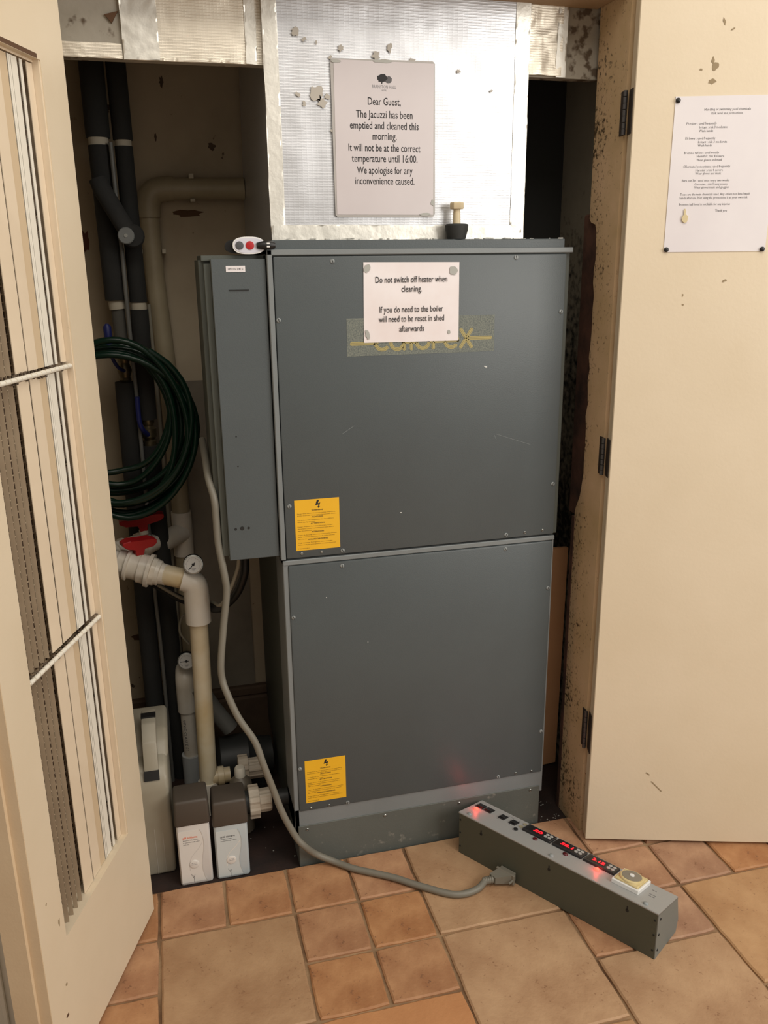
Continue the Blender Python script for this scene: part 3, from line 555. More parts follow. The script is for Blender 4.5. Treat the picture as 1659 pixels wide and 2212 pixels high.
p2 = thing('paper_notice', (0.17, -0.001, 1.292), 'white paper notice stuck on the upper grey cabinet panel', 'notice')
bm = B(); V = []
for j in range(13):
    row = []
    for i in range(15):
        u, v = i/14, j/12; x = 0.0628+0.2145*u + (0.0015*(1-u) if True else 0)*v; z = 1.2918+0.1665*v+0.002*(1-u)*1.0
        d = 0.0011*noise.noise(Vector((u*4, v*3, 1.2)))+0.0016
        row.append(bm.verts.new((x, -d, z)))
    V.append(row)
for j in range(12):
    for i in range(14): bm.faces.new([V[j][i], V[j][i+1], V[j+1][i+1], V[j+1][i]])
r = bmesh.ops.extrude_face_region(bm, geom=bm.faces[:]); bmesh.ops.translate(bm, verts=[g for g in r['geom'] if isinstance(g, bmesh.types.BMVert)], vec=(0, 0.0004, 0))
obj('sheet', bm, paperw, p2, smooth=50)
cx = 0.1698
T = [('Do not switch off heater when', 1.4180, 0.160), ('cleaning.', 1.3985, 0.045), ('If you do need to the boiler', 1.3560, 0.143), ('will need to be reset in shed', 1.3362, 0.147), ('afterwards', 1.3150, 0.056)]
obj('printed_text', text_bm([(s, cx, z, 0.0185, w_, 'C', 0.0) for s, z, w_ in T], 3), ink, p2, M=XZ(-0.0029))
Mt = XZ(-0.0028)
for a_, j_, r_ in (((0.0725, 1.448, 0.0065, 0.0105), 0.25, -0.4), ((0.264, 1.441, 0.0095, 0.0095), 0.1, 0), ((0.071, 1.310, 0.0045, 0.011), 0.25, 0.3), ((0.2545, 1.311, 0.0035, 0.0045), 0.2, 0)):
    bm = B(); blob(bm, *a_, Mt, jit=j_, rot=r_); obj('tack_patch', bm, tack, p2)

p3 = thing('chemical_notice', tuple(RO+rx*0.187+Vector((0, 0, 1.473))), 'white safety sheet pinned to the flat door on the right', 'notice')
bm = B(); box(bm, (0.0820, 1.4735, 0.0002), (0.2920, 1.7735, 0.0010), M=MRs); obj('sheet', bm, paper, p3)
zz = lambda y: 1.7205-(y-267)*0.000894
rows = [('Handling of swimming pool chemicals', .187, 238, .092, 'C'), ('Risk level and protections', .187, 246, .062, 'C')]
for (a, y0, wa), bs in ((('Ph raiser : used frequently', 267, .060), (('Irritant : risk 3 moderate', 275, .056), ('Wash hands', 282.5, .028))), (('Ph lower : used frequently', 298, .060), (('Irritant : risk 3 moderate', 306, .058), ('Wash hands', 313, .028))),
                        (('Bromine tablets : used weekly', 328.5, .070), (('Harmful : risk 4 severe', 336, .055), ('Wear gloves and mask', 344, .052))), (('Chlorinated concentrate : used frequently', 358, .095), (('Harmful : risk 4 severe', 366, .055), ('Wear gloves and mask', 373, .052))),
                        (('Burn out 3in : used once every two weeks', 388, .096), (('Corrosive : risk 5 very severe', 396, .067), ('Wear gloves mask and goggles', 403, .070)))):
    rows.append((a, .108, y0, wa, 'L')); [rows.append((s, .134, y, w_, 'L')) for s, y, w_ in bs]
rows += [('These are the main chemicals used. Any others not listed wash', .1065, 418, .142, 'L'), ('hands after use. Not using the protections is at your own risk', .1065, 425.5, .138, 'L'), ('Branston hall hotel is not liable for any injuries', .106, 440, .104, 'L'), ('Thank you', .181, 454, .024, 'L')]
obj('printed_text', text_bm([(s, x, zz(y), 0.0068, w_, al, 0.0) for s, x, y, w_, al in rows], 1), inkg, p3, M=MRs @ Matrix.Translation((0, 0, 0.0011)))
bm = B(); blob(bm, 0.120, 1.541, 0.0062, 0.0085, MRs @ Matrix.Translation((0, 0, 0.001)), jit=0.12, th=0.003); blob(bm, 0.119, 1.553, 0.0022, 0.006, MRs @ Matrix.Translation((0, 0, 0.001)), jit=0.2, th=0.002); obj('dried_blob', bm, creamhook, p3, smooth=50)
for t, z in ((0.087, 1.766), (0.087, 1.4785), (0.2855, 1.4775), (0.286, 1.767)):
    o_ = MRs @ Vector((t, z, 0.001)); bm = B(); lathe(bm, [(0, 0.0045), (0.002, 0.0052), (0.004, 0.0042), (0.005, 0.002)], o_, -rn, 12)
    obj('push_pin', bm, black, p3, smooth=40)

# ================================================================== ON TOP OF THE CABINET
st = thing('rubber_bung', (0.281, 0.030, 1.506), 'black rubber bung with a cream plastic bolt on the cabinet top', 'bung')
bm = B(); lathe(bm, [(0, 0.0195), (0.004, 0.0205), (0.018, 0.0242), (0.028, 0.0252), (0.031, 0.0235), (0.0318, 0.017)], (0.281, 0.030, 1.506), (0, 0, 1), 28); obj('bung', bm, blackr, st, smooth=35)
bm = B(); lathe(bm, [(0, 0.0085), (0.030, 0.0075)], (0.281, 0.030, 1.5375), (0, 0, 1), 18); lathe(bm, [(0, 0.0135), (0.002, 0.0148), (0.012, 0.0148), (0.0145, 0.0130)], (0.281, 0.030, 1.5675), (0, 0, 1), 6); obj('bolt', bm, mat('cream_nylon', (206, 190, 156), 0.5), st, smooth=30)
# little handheld tester
tt = thing('handheld_tester', (-0.175, 0.05, 1.478), 'black handheld tester with white face and red button on narrow side box', 'tester')
def oval(bm, cx, cz, rx_, rz, y0, y1, n=32, p=2.6, taper=1.0):
    def P(k, s): a = 2*pi*k/n; ca, sa = cos(a), sin(a); return (cx+s*rx_*math.copysign(abs(ca)**(2/p), ca), cz+s*rz*math.copysign(abs(sa)**(2/p), sa))
    A = [bm.verts.new((P(k, 1)[0], y0, P(k, 1)[1])) for k in range(n)]; Bv = [bm.verts.new((P(k, taper)[0], y1, P(k, taper)[1])) for k in range(n)]
    bm.faces.new(A); bm.faces.new(Bv[::-1])
    for k in range(n): bm.faces.new([A[k], A[(k+1) % n], Bv[(k+1) % n], Bv[k]])
bm = B(); oval(bm, -0.1715, 1.4955, 0.0335, 0.0150, 0.012, 0.09, taper=0.85); oval(bm, -0.188, 1.494, 0.030, 0.0140, 0.03, 0.115, taper=0.8); obj('body', bm, black, tt, smooth=50)
bm = B(); oval(bm, -0.1715, 1.4955, 0.0325, 0.0170, 0.007, 0.013); obj('face_rim', bm, whitep, tt, smooth=50)
bm = B(); oval(bm, -0.1715, 1.4955, 0.0300, 0.0145, 0.0062, 0.008); obj('face', bm, mat('pale_lilac_face', (206, 206, 216), 0.4), tt, smooth=50)
for x, m_, r_ in ((-0.1905, diald if False else mat('slate_button', (74, 76, 80), 0.5), 0.0082), (-0.1695, redp, 0.0085)):
    bm = B(); lathe(bm, [(0, r_), (0.0016, r_), (0.002, r_*0.8)], (x, 0.0064, 1.4955), (0, -1, 0), 24); obj('button', bm, m_, tt, smooth=40)
bm = B(); tube(bm, [(-0.155, 0.006, 1.4950), (-0.143, 0.002, 1.4955), (-0.126, 0.002, 1.4955), (-0.119, 0.002, 1.4955)], [0.006, 0.0085, 0.0085, 0.006], 14); obj('nozzle', bm, black, tt, smooth=50)
bm = B(); box(bm, (-0.137, -0.0075, 1.4975), (-0.131, -0.0055, 1.5005)); box(bm, (-0.137, -0.0075, 1.4915), (-0.131, -0.0055, 1.4945)); obj('nozzle_mark', bm, whitep, tt)

# ================================================================== PIPEWORK, BACK LEFT
pa = thing('lagged_pipe', (-0.462, 0.5, -0.012), 'leftmost tall black foam-lagged pipe, with blue lever valve behind hose', 'pipe')
def run(parent, name, pts, r, m, n=1, seg=18, label=None):
    bm = B(); tube(bm, smooth_path(pts, n) if n > 1 else pts, r, seg); return obj(name, bm, m, parent, label, smooth=50)
run(pa, 'foam_sleeve', [(-0.465, 0.5, 2.115), (-0.465, 0.5, 1.752)], 0.0285, foam)
run(pa, 'tape_band', [(-0.465, 0.5, 1.752), (-0.465, 0.5, 1.735)], 0.0235, tapew)
run(pa, 'foam_sleeve', [(-0.464, 0.5, 1.735), (-0.460, 0.5, 1.374)], 0.0265, foam)
run(pa, 'tape_band', [(-0.460, 0.5, 1.374), (-0.458, 0.5, 1.352)], 0.0205, tapew)
run(pa, 'foam_sleeve', [(-0.458, 0.5, 1.352), (-0.456, 0.5, 1.235)], 0.0165, foamg, label='thinner grey foam section')
bm = B(); lathe(bm, [(0, 0.013), (0.006, 0.016), (0.012, 0.013), (0.03, 0.019), (0.05, 0.013), (0.056, 0.016), (0.066, 0.016)], (-0.456, 0.5, 1.168), (0, 0, 1), 12); bv = obj('valve_body', bm, brass, pa, smooth=40)
bm = B(); tube(bm, smooth_path([(-0.456, 0.47, 1.20), (-0.470, 0.44, 1.215), (-0.482, 0.425, 1.25), (-0.484, 0.42, 1.315)], 5), 0.0045, 10); tube(bm, [(-0.483, 0.423, 1.252), (-0.4835, 0.421, 1.26), (-0.484, 0.418, 1.315), (-0.484, 0.418, 1.322)], [0.005, 0.0095, 0.0100, 0.004], 12); obj('lever', bm, bluel, bv, smooth=50)
run(pa, 'foam_sleeve', [(-0.458, 0.5, 1.168), (-0.462, 0.5, 0.55), (-0.462, 0.5, -0.012)], 0.0255, foam)
pb = thing('lagged_pipe', (-0.408, 0.5, -0.012), 'right-hand tall black foam-lagged pipe, beside the aged plastic waste pipe', 'pipe')
run(pb, 'foam_sleeve', [(-0.411, 0.5, 2.115), (-0.408, 0.5, 1.748)], 0.0235, foam)
run(pb, 'tape_band', [(-0.408, 0.5, 1.748), (-0.408, 0.5, 1.734)], 0.0195, tapew)
run(pb, 'foam_sleeve', [(-0.408, 0.5, 1.734), (-0.406, 0.5, 1.368)], 0.0215, foam)
run(pb, 'tape_band', [(-0.406, 0.5, 1.368), (-0.406, 0.5, 1.350)], 0.0195, tapew)
run(pb, 'foam_sleeve', [(-0.406, 0.5, 1.350), (-0.408, 0.5, 1.068)], 0.0225, foam)
bm = B(); lathe(bm, [(0, 0.017), (0.012, 0.018), (0.016, 0.013), (0.024, 0.020), (0.045, 0.020), (0.052, 0.012), (0.060, 0.016), (0.070, 0.016)], (-0.409, 0.5, 0.998), (0, 0, 1), 12); bv = obj('valve_body', bm, brass, pb, smooth=40)
bm = B(); tube(bm, smooth_path([(-0.412, 0.475, 1.03), (-0.424, 0.455, 1.05), (-0.430, 0.45, 1.075), (-0.430, 0.45, 1.135)], 5), 0.0065, 10); obj('lever', bm, bluel, bv, smooth=50)
run(pb, 'foam_sleeve', [(-0.409, 0.5, 0.998), (-0.409, 0.5, 0.86), (-0.403, 0.5, 0.5), (-0.403, 0.5, -0.012)], 0.0255, foam)
pc = thing('lagged_branch', (-0.44, 0.44, 1.5), 'short diagonal foam-lagged pipe ending in a grey round cap', 'pipe')
run(pc, 'foam_sleeve', [(-0.472, 0.445, 1.655), (-0.466, 0.442, 1.635), (-0.425, 0.43, 1.555), (-0.412, 0.43, 1.532)], 0.0215, foam, 1)
bm = B(); lathe(bm, [(0, 0.027), (0.03, 0.028), (0.036, 0.024)], (-0.404, 0.45, 1.526), (0, -1, 0), 22); obj('foam_elbow', bm, foam, pc, smooth=50)
bm = B(); lathe(bm, [(0, 0.018), (0.012, 0.0195), (0.014, 0.0175)], (-0.418, 0.418, 1.526), (-0.1, -1, 0.05), 24); ec = obj('end_cap', bm, mat('grey_valve_cap', (112, 114, 112), 0.5), pc, smooth=40)
bm = B(); lathe(bm, [(0, 0.0045), (0.002, 0.0045)], (-0.4194, 0.4045, 1.5266), (-0.1, -1, 0.05), 12); obj('cap_screw', bm, steel, ec)
c1 = thing('conduit', (-0.436, 0.49, 0.40), 'thin grey conduit running down between the two black lagged pipes', 'conduit')
run(c1, 'conduit_tube', [(-0.437, 0.474, 1.74), (-0.436, 0.474, 1.634), (-0.434, 0.474, 1.493), (-0.434, 0.474, 1.388), (-0.433, 0.474, 1.271), (-0.431, 0.474, 1.076), (-0.432, 0.474, 0.6), (-0.429, 0.474, 0.40), (-0.43, 0.474, -0.012)], 0.0052, pvcgrey, 4, 10)
c2 = thing('conduit', (-0.381, 0.56, 0.9), 'thin pale conduit against right-hand lagged pipe beside the waste pipe', 'conduit')
run(c2, 'conduit_tube', [(-0.382, 0.56, 1.36), (-0.381, 0.56, 1.2), (-0.379, 0.56, 0.95), (-0.379, 0.56, -0.012)], 0.005, cablecream, 4, 10)
# aged waste pipe
wp = thing('waste_pipe', (-0.35, 0.58, -0.012), 'aged beige plastic waste pipe with an elbow, behind the green hose', 'pipe')
run(wp, 'pipe_tube', [(-0.116, 0.582, 1.647), (-0.30, 0.582, 1.645)], 0.0272, pvcg, seg=24)
run(wp, 'elbow', [(-0.296, 0.582, 1.645), (-0.315, 0.582, 1.645), (-0.345, 0.582, 1.638), (-0.3595, 0.582, 1.615), (-0.3625, 0.582, 1.59), (-0.3625, 0.582, 1.575)], 0.0305, pvcg, 5, 24)
run(wp, 'pipe_tube', [(-0.3625, 0.582, 1.58), (-0.360, 0.582, 1.426), (-0.349, 0.582, 1.2), (-0.343, 0.582, 0.80), (-0.343, 0.582, 0.76)], 0.0248, pvcg, 1, 24)
run(wp, 'collar', [(-0.343, 0.582, 0.785), (-0.344, 0.582, 0.655)], 0.0285, pvcw, 1, 24)
run(wp, 'collar', [(-0.345, 0.575, 0.725), (-0.375, 0.545, 0.722), (-0.408, 0.50, 0.718)], 0.0285, pvcw, 1, 24)
run(wp, 'pipe_tube', [(-0.344, 0.582, 0.66), (-0.346, 0.582, 0.40), (-0.346, 0.582, -0.012)], 0.0245, pvcg, 1, 24)
for x, z, h in [(-0.250, 1.647, 1), (-0.361, 1.492, 0)]:
    bm = B()
    if h: box(bm, (x-0.006, 0.560, z+0.022), (x+0.006, 0.618, z+0.034), 0.001); box(bm, (x-0.006, 0.560, z-0.034), (x+0.006, 0.618, z-0.026), 0.001)
    else: box(bm, (x-0.034, 0.558, z-0.006), (x-0.024, 0.618, z+0.006), 0.001); box(bm, (x+0.024, 0.558, z-0.006), (x+0.034, 0.618, z+0.006), 0.001)
    obj('pipe_clip', bm, tapew, wp)
# green hose coil
hc = thing('hose_coil', (-0.48, 0.42, 0.84), 'dark green garden hose coiled and hung over the blue valve lever', 'hose')
random.seed(21); pts = []
loops = [(0.182, 0.205), (0.190, 0.211), (0.172, 0.197), (0.178, 0.211), (0.160, 0.190), (0.146, 0.192), (0.136, 0.160), (0.186, 0.208), (0.125, 0.176), (0.168, 0.204), (0.180, 0.200)]
for k, (a, b) in enumerate(loops):
    top = 1.286-0.0045*((k*5) % 9); yk = 0.375+0.0085*((k*4) % 9); nx_ = loops[(k+1) % len(loops)]; yn = 0.375+0.0085*(((k+1)*4) % 9); tn = 1.286-0.0045*(((k+1)*5) % 9)
    for j in range(24):
        u = j/24; f = u*u*(3-2*u) if u > 0.5 else 0; f = max(0, (u-0.5)*2); A = a+(nx_[0]-a)*f; Bz = b+(nx_[1]-b)*f; Tz = top+(tn-top)*f; Y_ = yk+(yn-yk)*f
        th = pi/2-2*pi*u; pts.append((-0.482+A*cos(th)+0.006*sin(3*th+k), Y_, Tz-Bz+Bz*sin(th)))
pts = pts[2:-3]
run(hc, 'hose_tube', pts, 0.0078, hosem, 2, 10)
# ------- valve 1 (rear) and valve 2 (front) with red handles
def valve(parent, o, ax, R=0.0335, L=0.15, m=pvcw):
    a = Vector(ax).normalized(); s = L
    bm = B(); lathe(bm, [(0, R*0.78), (0.012, R*0.78), (0.013, R*0.92), (0.034, R*0.92), (0.035, R*0.80)], o, a, 32, rib=16, ribd=0.0016); obj('union_nut', bm, m, parent, smooth=25)
    o2 = Vector(o)+a*0.034; bm = B(); lathe(bm, [(0, R*1.05), (0.006, R*1.05), (0.008, R*0.88), (0.036, R*0.88), (0.038, R*0.98)], o2, a, 28); obj('valve_body', bm, m, parent, smooth=35)
    o3 = o2+a*0.034; bm = B(); lathe(bm, [(0, R*1.0), (0.020, R*1.0), (0.021, R*1.15), (0.030, R*1.15), (0.031, R*0.95), (0.042, R*0.93)], o3, a, 32, rib=16, ribd=0.0014); obj('union_nut', bm, m, parent, smooth=25)
    o4 = o3+a*0.038; bm = B(); lathe(bm, [(0, R*0.86), (0.014, R*0.84), (0.016, R*0.72), (0.034, R*0.70)], o4, a, 28); obj('union_tail', bm, m, parent, smooth=35)
    return o4+a*0.034
fv = thing('ball_valve_riser', (-0.33, 0.3, -0.012), 'white plastic valve with lower red handle and tall yellowed riser pipe', 'valve')
oF = Vector((-0.522, 0.345, 0.735)); aF = Vector((0.175, -0.045, -0.055)).normalized()
valve(fv, oF, aF, 0.0385)
run(fv, 'pipe_tube', [oF-aF*0.10, oF+aF*0.01], 0.026, pvcy, 1, 20)
run(fv, 'pipe_tube', [tuple(oF+aF*0.128), (-0.376, 0.303, 0.692), (-0.345, 0.301, 0.682)], 0.0265, pvcy, 1, 22)
run(fv, 'elbow', [(-0.356, 0.302, 0.686), (-0.345, 0.301, 0.682), (-0.331, 0.300, 0.672), (-0.3245, 0.300, 0.655), (-0.3235, 0.30, 0.625), (-0.3235, 0.30, 0.562)], 0.0328, pvcw, 6, 24)
run(fv, 'riser_tube', [(-0.3235, 0.30, 0.57), (-0.331, 0.30, 0.07)], 0.0240, pvcy, 1, 24)
run(fv, 'bottom_elbow', [(-0.331, 0.30, 0.085), (-0.331, 0.30, 0.05), (-0.331, 0.30, -0.010)], 0.028, pvcw, 1, 20)
run(fv, 'side_outlet', [(-0.331, 0.30, 0.093), (-0.300, 0.30, 0.093), (-0.270, 0.30, 0.094)], 0.0215, pvcy, 1, 20)
bm = B(); lathe(bm, [(0, 0.027), (0.016, 0.027), (0.017, 0.022), (0.03, 0.021)], (-0.304, 0.30, 0.093), (1, 0, 0), 20); obj('union_nut', bm, pvcy, fv, smooth=35)
hx = oF+aF*0.058
def handle(parent, x, y, z, w_, tilt, yaw):
    M = Matrix.Translation((x, y, z)) @ Matrix.Rotation(yaw, 4, 'Z') @ Matrix.Rotation(tilt, 4, 'Y')
    bm = B(); prism(bm, [(-0.010, 0.0), (0.010, 0.0), (0.011, 0.018), (w_*0.4, 0.020), (w_*0.5, 0.028), (w_*0.5, 0.038), (w_*0.32, 0.043), (0.004, 0.040), (-w_*0.30, 0.043), (-w_*0.5, 0.038), (-w_*0.5, 0.030), (-w_*0.36, 0.020), (-0.011, 0.018)], 'y', -0.016, 0.016)
    for v_ in bm.verts:
        v_.co.y *= 1.25 if abs(v_.co.x) < w_*0.35 and v_.co.z > 0.019 else (0.8 if v_.co.z < 0.019 else 0.9)
    bmesh.ops.bevel(bm, geom=bm.edges[:], offset=0.0015, segments=1, affect='EDGES')
    h_ = obj('red_handle', bm, redp, parent, smooth=25, M=M)
    bm = B(); lathe(bm, [(0, 0.0125), (0.012, 0.0125)], (x, y, z-0.010), (0, 0, 1), 16); obj('stem_collar', bm, pvcw, h_, smooth=40)
handle(fv, hx.x+0.010, hx.y, hx.z+0.033, 0.088, 0.05, 0.35)
def gauge(parent, o, ax, R, needle):
    a = Vector(ax).normalized(); bm = B(); lathe(bm, [(0, R*0.9), (0.004, R*1.08), (0.018, R*1.08), (0.022, R*1.0), (0.0222, R*0.93)], o, a, 30); g = obj('pressure_gauge', bm, black, parent, label='round pressure gauge with white dial', smooth=40)
    f = Vector(o)+a*0.0224; x = Vector((0, 0, 1)).cross(a).normalized(); M = frame(f, x, a.cross(x))
    bm = B(); lathe(bm, [(0, R*0.92), (0.0006, R*0.92)], f, a, 30); obj('dial_face', bm, dialw, g)
    bm = B(); t = 0
    for k in range(28):
        an = radians(225-k*10); r0 = R*(0.70 if k % 4 else 0.62); ribbon(bm, [(r0*cos(an), r0*sin(an)), (R*0.78*cos(an), R*0.78*sin(an))], R*0.03, 0, 0.0003, M @ Matrix.Translation((0, 0, 0.0007)))
    for k in range(3): ribbon(bm, [(-R*(0.25-0.08*k), -R*(0.45+0.12*k)), (R*(0.25-0.08*k), -R*(0.45+0.12*k))], R*0.05, 0, 0.0003, M @ Matrix.Translation((0, 0, 0.0007)))
    obj('dial_marks', bm, inkl, g)
    bm = B(); an = radians(needle); ribbon(bm, [(-R*0.25*cos(an), -R*0.25*sin(an)), (R*0.7*cos(an), R*0.7*sin(an))], R*0.08, 0, 0.0005, M @ Matrix.Translation((0, 0, 0.001))); lathe(bm, [(0, R*0.15), (0.001, R*0.15)], f+a*0.0008, a, 12); obj('needle', bm, ink, g)
    bm = B(); lathe(bm, [(0, R*1.0), (0.0008, R*1.04), (0.0012, R*0.94), (0.0013, R*0.93)], f-a*0.0004, a, 30)
    for fc in [q for q in bm.faces if len(q.verts) > 4]: bm.faces.remove(fc)
    obj('bezel', bm, steel, g, smooth=40)
gauge(fv, (-0.326, 0.288, 0.728), (-0.03, -1, 0.22), 0.0235, 227)
bm = B(); cyl(bm, (-0.326, 0.300, 0.69), (-0.326, 0.298, 0.712), 0.007, 10); obj('gauge_stem', bm, brass, fv, smooth=40)
rv = thing('ball_valve', (-0.44, 0.44, 0.70), 'rear white plastic valve with the upper red handle below the hose', 'valve')
oR = Vector((-0.53, 0.40, 0.735)); aR = Vector((0.13, 0.10, -0.005)).normalized(); valve(rv, oR, aR, 0.0335)
handle(rv, -0.445, 0.452, 0.778, 0.116, -0.10, 0.10)
# second riser, behind
r2 = thing('white_riser_pipe', (-0.37, 0.45, -0.012), 'second white riser pipe with gauge, mostly hidden behind yellowed riser', 'pipe')
run(r2, 'elbow', [(-0.368, 0.52, 0.345), (-0.370, 0.48, 0.343), (-0.372, 0.452, 0.325), (-0.372, 0.45, 0.29), (-0.372, 0.45, 0.228)], 0.0262, pvcw, 5, 22)
run(r2, 'riser_tube', [(-0.372, 0.45, 0.24), (-0.370, 0.45, -0.012)], 0.0208, pvcw, 1, 20)
run(r2, 'collar', [(-0.370, 0.45, 0.085), (-0.370, 0.45, -0.010)], 0.0285, mat('bluish_white_pvc', (186, 190, 190), 0.4), 1, 22)
gauge(r2, (-0.362, 0.440, 0.392), (-0.05, -1, 0.2), 0.0232, 182)
run(r2, 'hook_cable', [(-0.352, 0.455, 0.43), (-0.374, 0.455, 0.47), (-0.365, 0.455, 0.515), (-0.345, 0.455, 0.522)], 0.0035, cablecream, 5, 8)
bm = B(); b1 = text_bm([('UPVC CLASS E 50', 0, 0, 0.012, 0.10, 'L', 0.0)], 1); obj('pipe_print', b1, inkg, r2, M=frame((-0.3865, 0.4345, 0.205), (0.02, 0, -1), (0.8, -0.55, 0)))
# lower lagging
lg2 = thing('grey_hose', (-0.27, 0.42, 0.15), 'grey diagonal sleeve running down to the pump behind the riser', 'pipe')
run(lg2, 'sleeve', [(-0.335, 0.44, 0.30), (-0.300, 0.43, 0.235), (-0.255, 0.42, 0.165)], 0.024, pvcgrey, 1, 18)
pm = thing('pump', (-0.2, 0.38, -0.012), 'dark pump housing with white union nut at the back of cupboard floor', 'pump')
bm = B(); lathe(bm, [(0, 0.04), (0.01, 0.065), (0.09, 0.07), (0.11, 0.055), (0.16, 0.05)], (-0.30, 0.42, 0.068), (1, 0, 0), 26); box(bm, (-0.29, 0.36, -0.012), (-0.17, 0.48, 0.01), 0.004); obj('housing', bm, pumpm, pm, smooth=40)
def bignut(parent, x, y, z, R, L1, L2):
    bm = B(); lathe(bm, [(0, R), (0.002, R*1.03), (L1, R*1.03), (L1+0.001, R*0.95)], (x, y, z), (1, 0.0, 0), 48, rib=16, ribd=0.0035); obj('union_flange', bm, pvcrib, parent, smooth=22)
    bm = B(); lathe(bm, [(0, R*0.72), (L2, R*0.72), (L2+0.004, R*0.66)], (x+L1, y, z), (1, 0.0, 0), 48, rib=20, ribd=0.0022); obj('union_nut', bm, pvcrib, parent, smooth=22)
bignut(pm, -0.248, 0.285, 0.112, 0.040, 0.026, 0.040)
fu = thing('filter_union', (-0.21, 0.13, -0.012), 'large ribbed white union nut beside the taupe bottle and grey cable', 'pipe fitting')
bignut(fu, -0.236, 0.13, 0.113, 0.042, 0.026, 0.028)
bm = B(); lathe(bm, [(0, 0.03), (0.05, 0.03)], (-0.285, 0.13, 0.113), (1, 0, 0), 20); cyl(bm, (-0.272, 0.13, -0.012), (-0.272, 0.13, 0.12), 0.022, 18); obj('filter_stub', bm, pumpm, fu, smooth=40)
bm = B(); cyl(bm, (-0.17, 0.13, 0.113), (-0.132, 0.13, 0.113), 0.022, 18); obj('outlet_tube', bm, pumpm, fu, smooth=40)
# taupe bottle with white cap
tb = thing('taupe_bottle', (-0.262, 0.20, -0.012), 'small taupe bottle with a white cap behind the two dosing bottles', 'bottle')
bm = B(); lathe(bm, [(0, 0.027), (0.004, 0.031), (0.135, 0.031), (0.150, 0.028), (0.162, 0.016), (0.166, 0.013)], (-0.250, 0.195, -0.012), (0, 0, 1), 26); obj('bottle_body', bm, brownb, tb, smooth=40)
bm = B(); lathe(bm, [(0, 0.0145), (0.022, 0.0140), (0.027, 0.011)], (-0.250, 0.195, 0.153), (0, 0, 1), 24); obj('cap', bm, wcap, tb, smooth=40)
# ------- two dosing bottles
def dosing(x0, x1, y0, ztop, m1, m2, lab, head, hm, sub, deg):
    wd = x1-x0; dp = 0.078; zc = ztop-0.070; H = ztop
    o = thing('dosing_bottle', ((x0+x1)/2, y0+dp/2, -0.012), lab, 'bottle', 'dosing bottles on the cupboard floor')
    bm = B(); box(bm, (x0+0.002, y0+0.002, -0.012), (x1-0.002, y0+dp-0.002, zc+0.01), 0.007, 3); bd_ = obj('bottle_body', bm, m1, o, smooth=40)
    bm = B(); box(bm, (x0-0.001, y0-0.001, zc), (x1+0.001, y0+dp+0.002, H), 0.007, 3)
    for v in bm.verts:
        if v.co.z > zc+0.03: k = (v.co.z-zc)/0.07; cxx, cyy = (x0+x1)/2, y0+dp/2; v.co.x = cxx+(v.co.x-cxx)*(1-0.06*k); v.co.y = cyy+(v.co.y-cyy)*(1-0.03*k)
    obj('cap', bm, capb, o, smooth=40)
    F = frame((x0, y0+0.0016, -0.012), (1, 0, 0), (0, 0, 1)); hh = zc+0.012
    cur = [(wd*0.68, hh*0.93), (wd*0.74, hh*0.86), (wd*0.78, hh*0.74), (wd*0.77, hh*0.60), (wd*0.72, hh*0.46), (wd*0.69, hh*0.36), (wd*0.70, hh*0.24), (wd*0.75, hh*0.12), (wd*0.80, hh*0.06)]
    bm = B(); prism(bm, [(wd*0.07, hh*0.93), *cur, (wd*0.07, hh*0.06)], 'z', 0, 0.0005, F); obj('label', bm, m2, o)
    bm = B(); ribbon(bm, cur, 0.0012, 0.0002, 0.0012, F); obj('label_ridge', bm, inkl if False else m1, bd_)
    sw = [(wd*0.73, hh*0.70), (wd*0.60, hh*0.60), (wd*0.42, hh*0.50), (wd*0.33, hh*0.38), (wd*0.33, hh*0.26)]
    bm = B(); ribbon(bm, smooth2(sw), 0.0018, 0.0005, 0.0007, F); obj('label_swirl', bm, labelm if m2 is labelb else bott, bd_)
    obj('label_title', text_bm([(head, wd*0.19, hh*0.80, 0.0085, 0.035, 'L', 0.012)], 2), hm, o, M=F @ Matrix.Translation((0, 0, 0.0007)))
    obj('label_text', text_bm([(s, wd*0.19, hh*(0.765-0.035*i), 0.0034, w_, 'L', 0.0) for i, (s, w_) in enumerate(sub)], 1), inkg, o, M=F @ Matrix.Translation((0, 0, 0.0007)))
    bm = B(); lathe(bm, [(0, 0.0115), (0.0015, 0.0112), (0.002, 0.010)], F @ Vector((wd*0.46, hh*0.36, 0.0004)), (0, -1, 0), 26); q = obj('label_disc', bm, labelm, o, smooth=40)
    obj('disc_text', text_bm([('Eau douce', 0, 0.003, 0.0035, 0.012, 'C', 0), ('bien-être', 0, -0.001, 0.0035, 0.014, 'C', 0)], 1), inkl, q, M=F @ Matrix.Translation((wd*0.46, hh*0.36, 0.0026)))
    bm = B(); [ribbon(bm, s, 0.0007, 0.0005, 0.0008, F) for s in ([(wd*0.42, hh*0.05), (wd*0.415, hh*0.15), (wd*0.40, hh*0.17)], [(wd*0.42, hh*0.12), (wd*0.37, hh*0.165), (wd*0.35, hh*0.20)], [(wd*0.42, hh*0.14), (wd*0.45, hh*0.18)])]; obj('label_sprig', bm, inkg, q)
    return o
def smooth2(p): return [(v.x, v.y) for v in smooth_path([(a, b, 0) for a, b in p], 4)]
dosing(-0.4230, -0.3400, 0.006, 0.2280, bott, labelm, 'left dosing bottle with brown cap and orange title', 'pH schiuma', inko, (('Riduzione della schiuma', .036), ('in idromassaggi e spa', .039), ('500 ml', .014)), 0)
dosing(-0.3345, -0.2490, 0.006, 0.2100, bottb, labelb, 'right dosing bottle with brown cap and grey title', 'anti calcare', inkg, (('Anti-calcare, protezione', .027), ('per idromassaggi e vasche', .039)), 0)
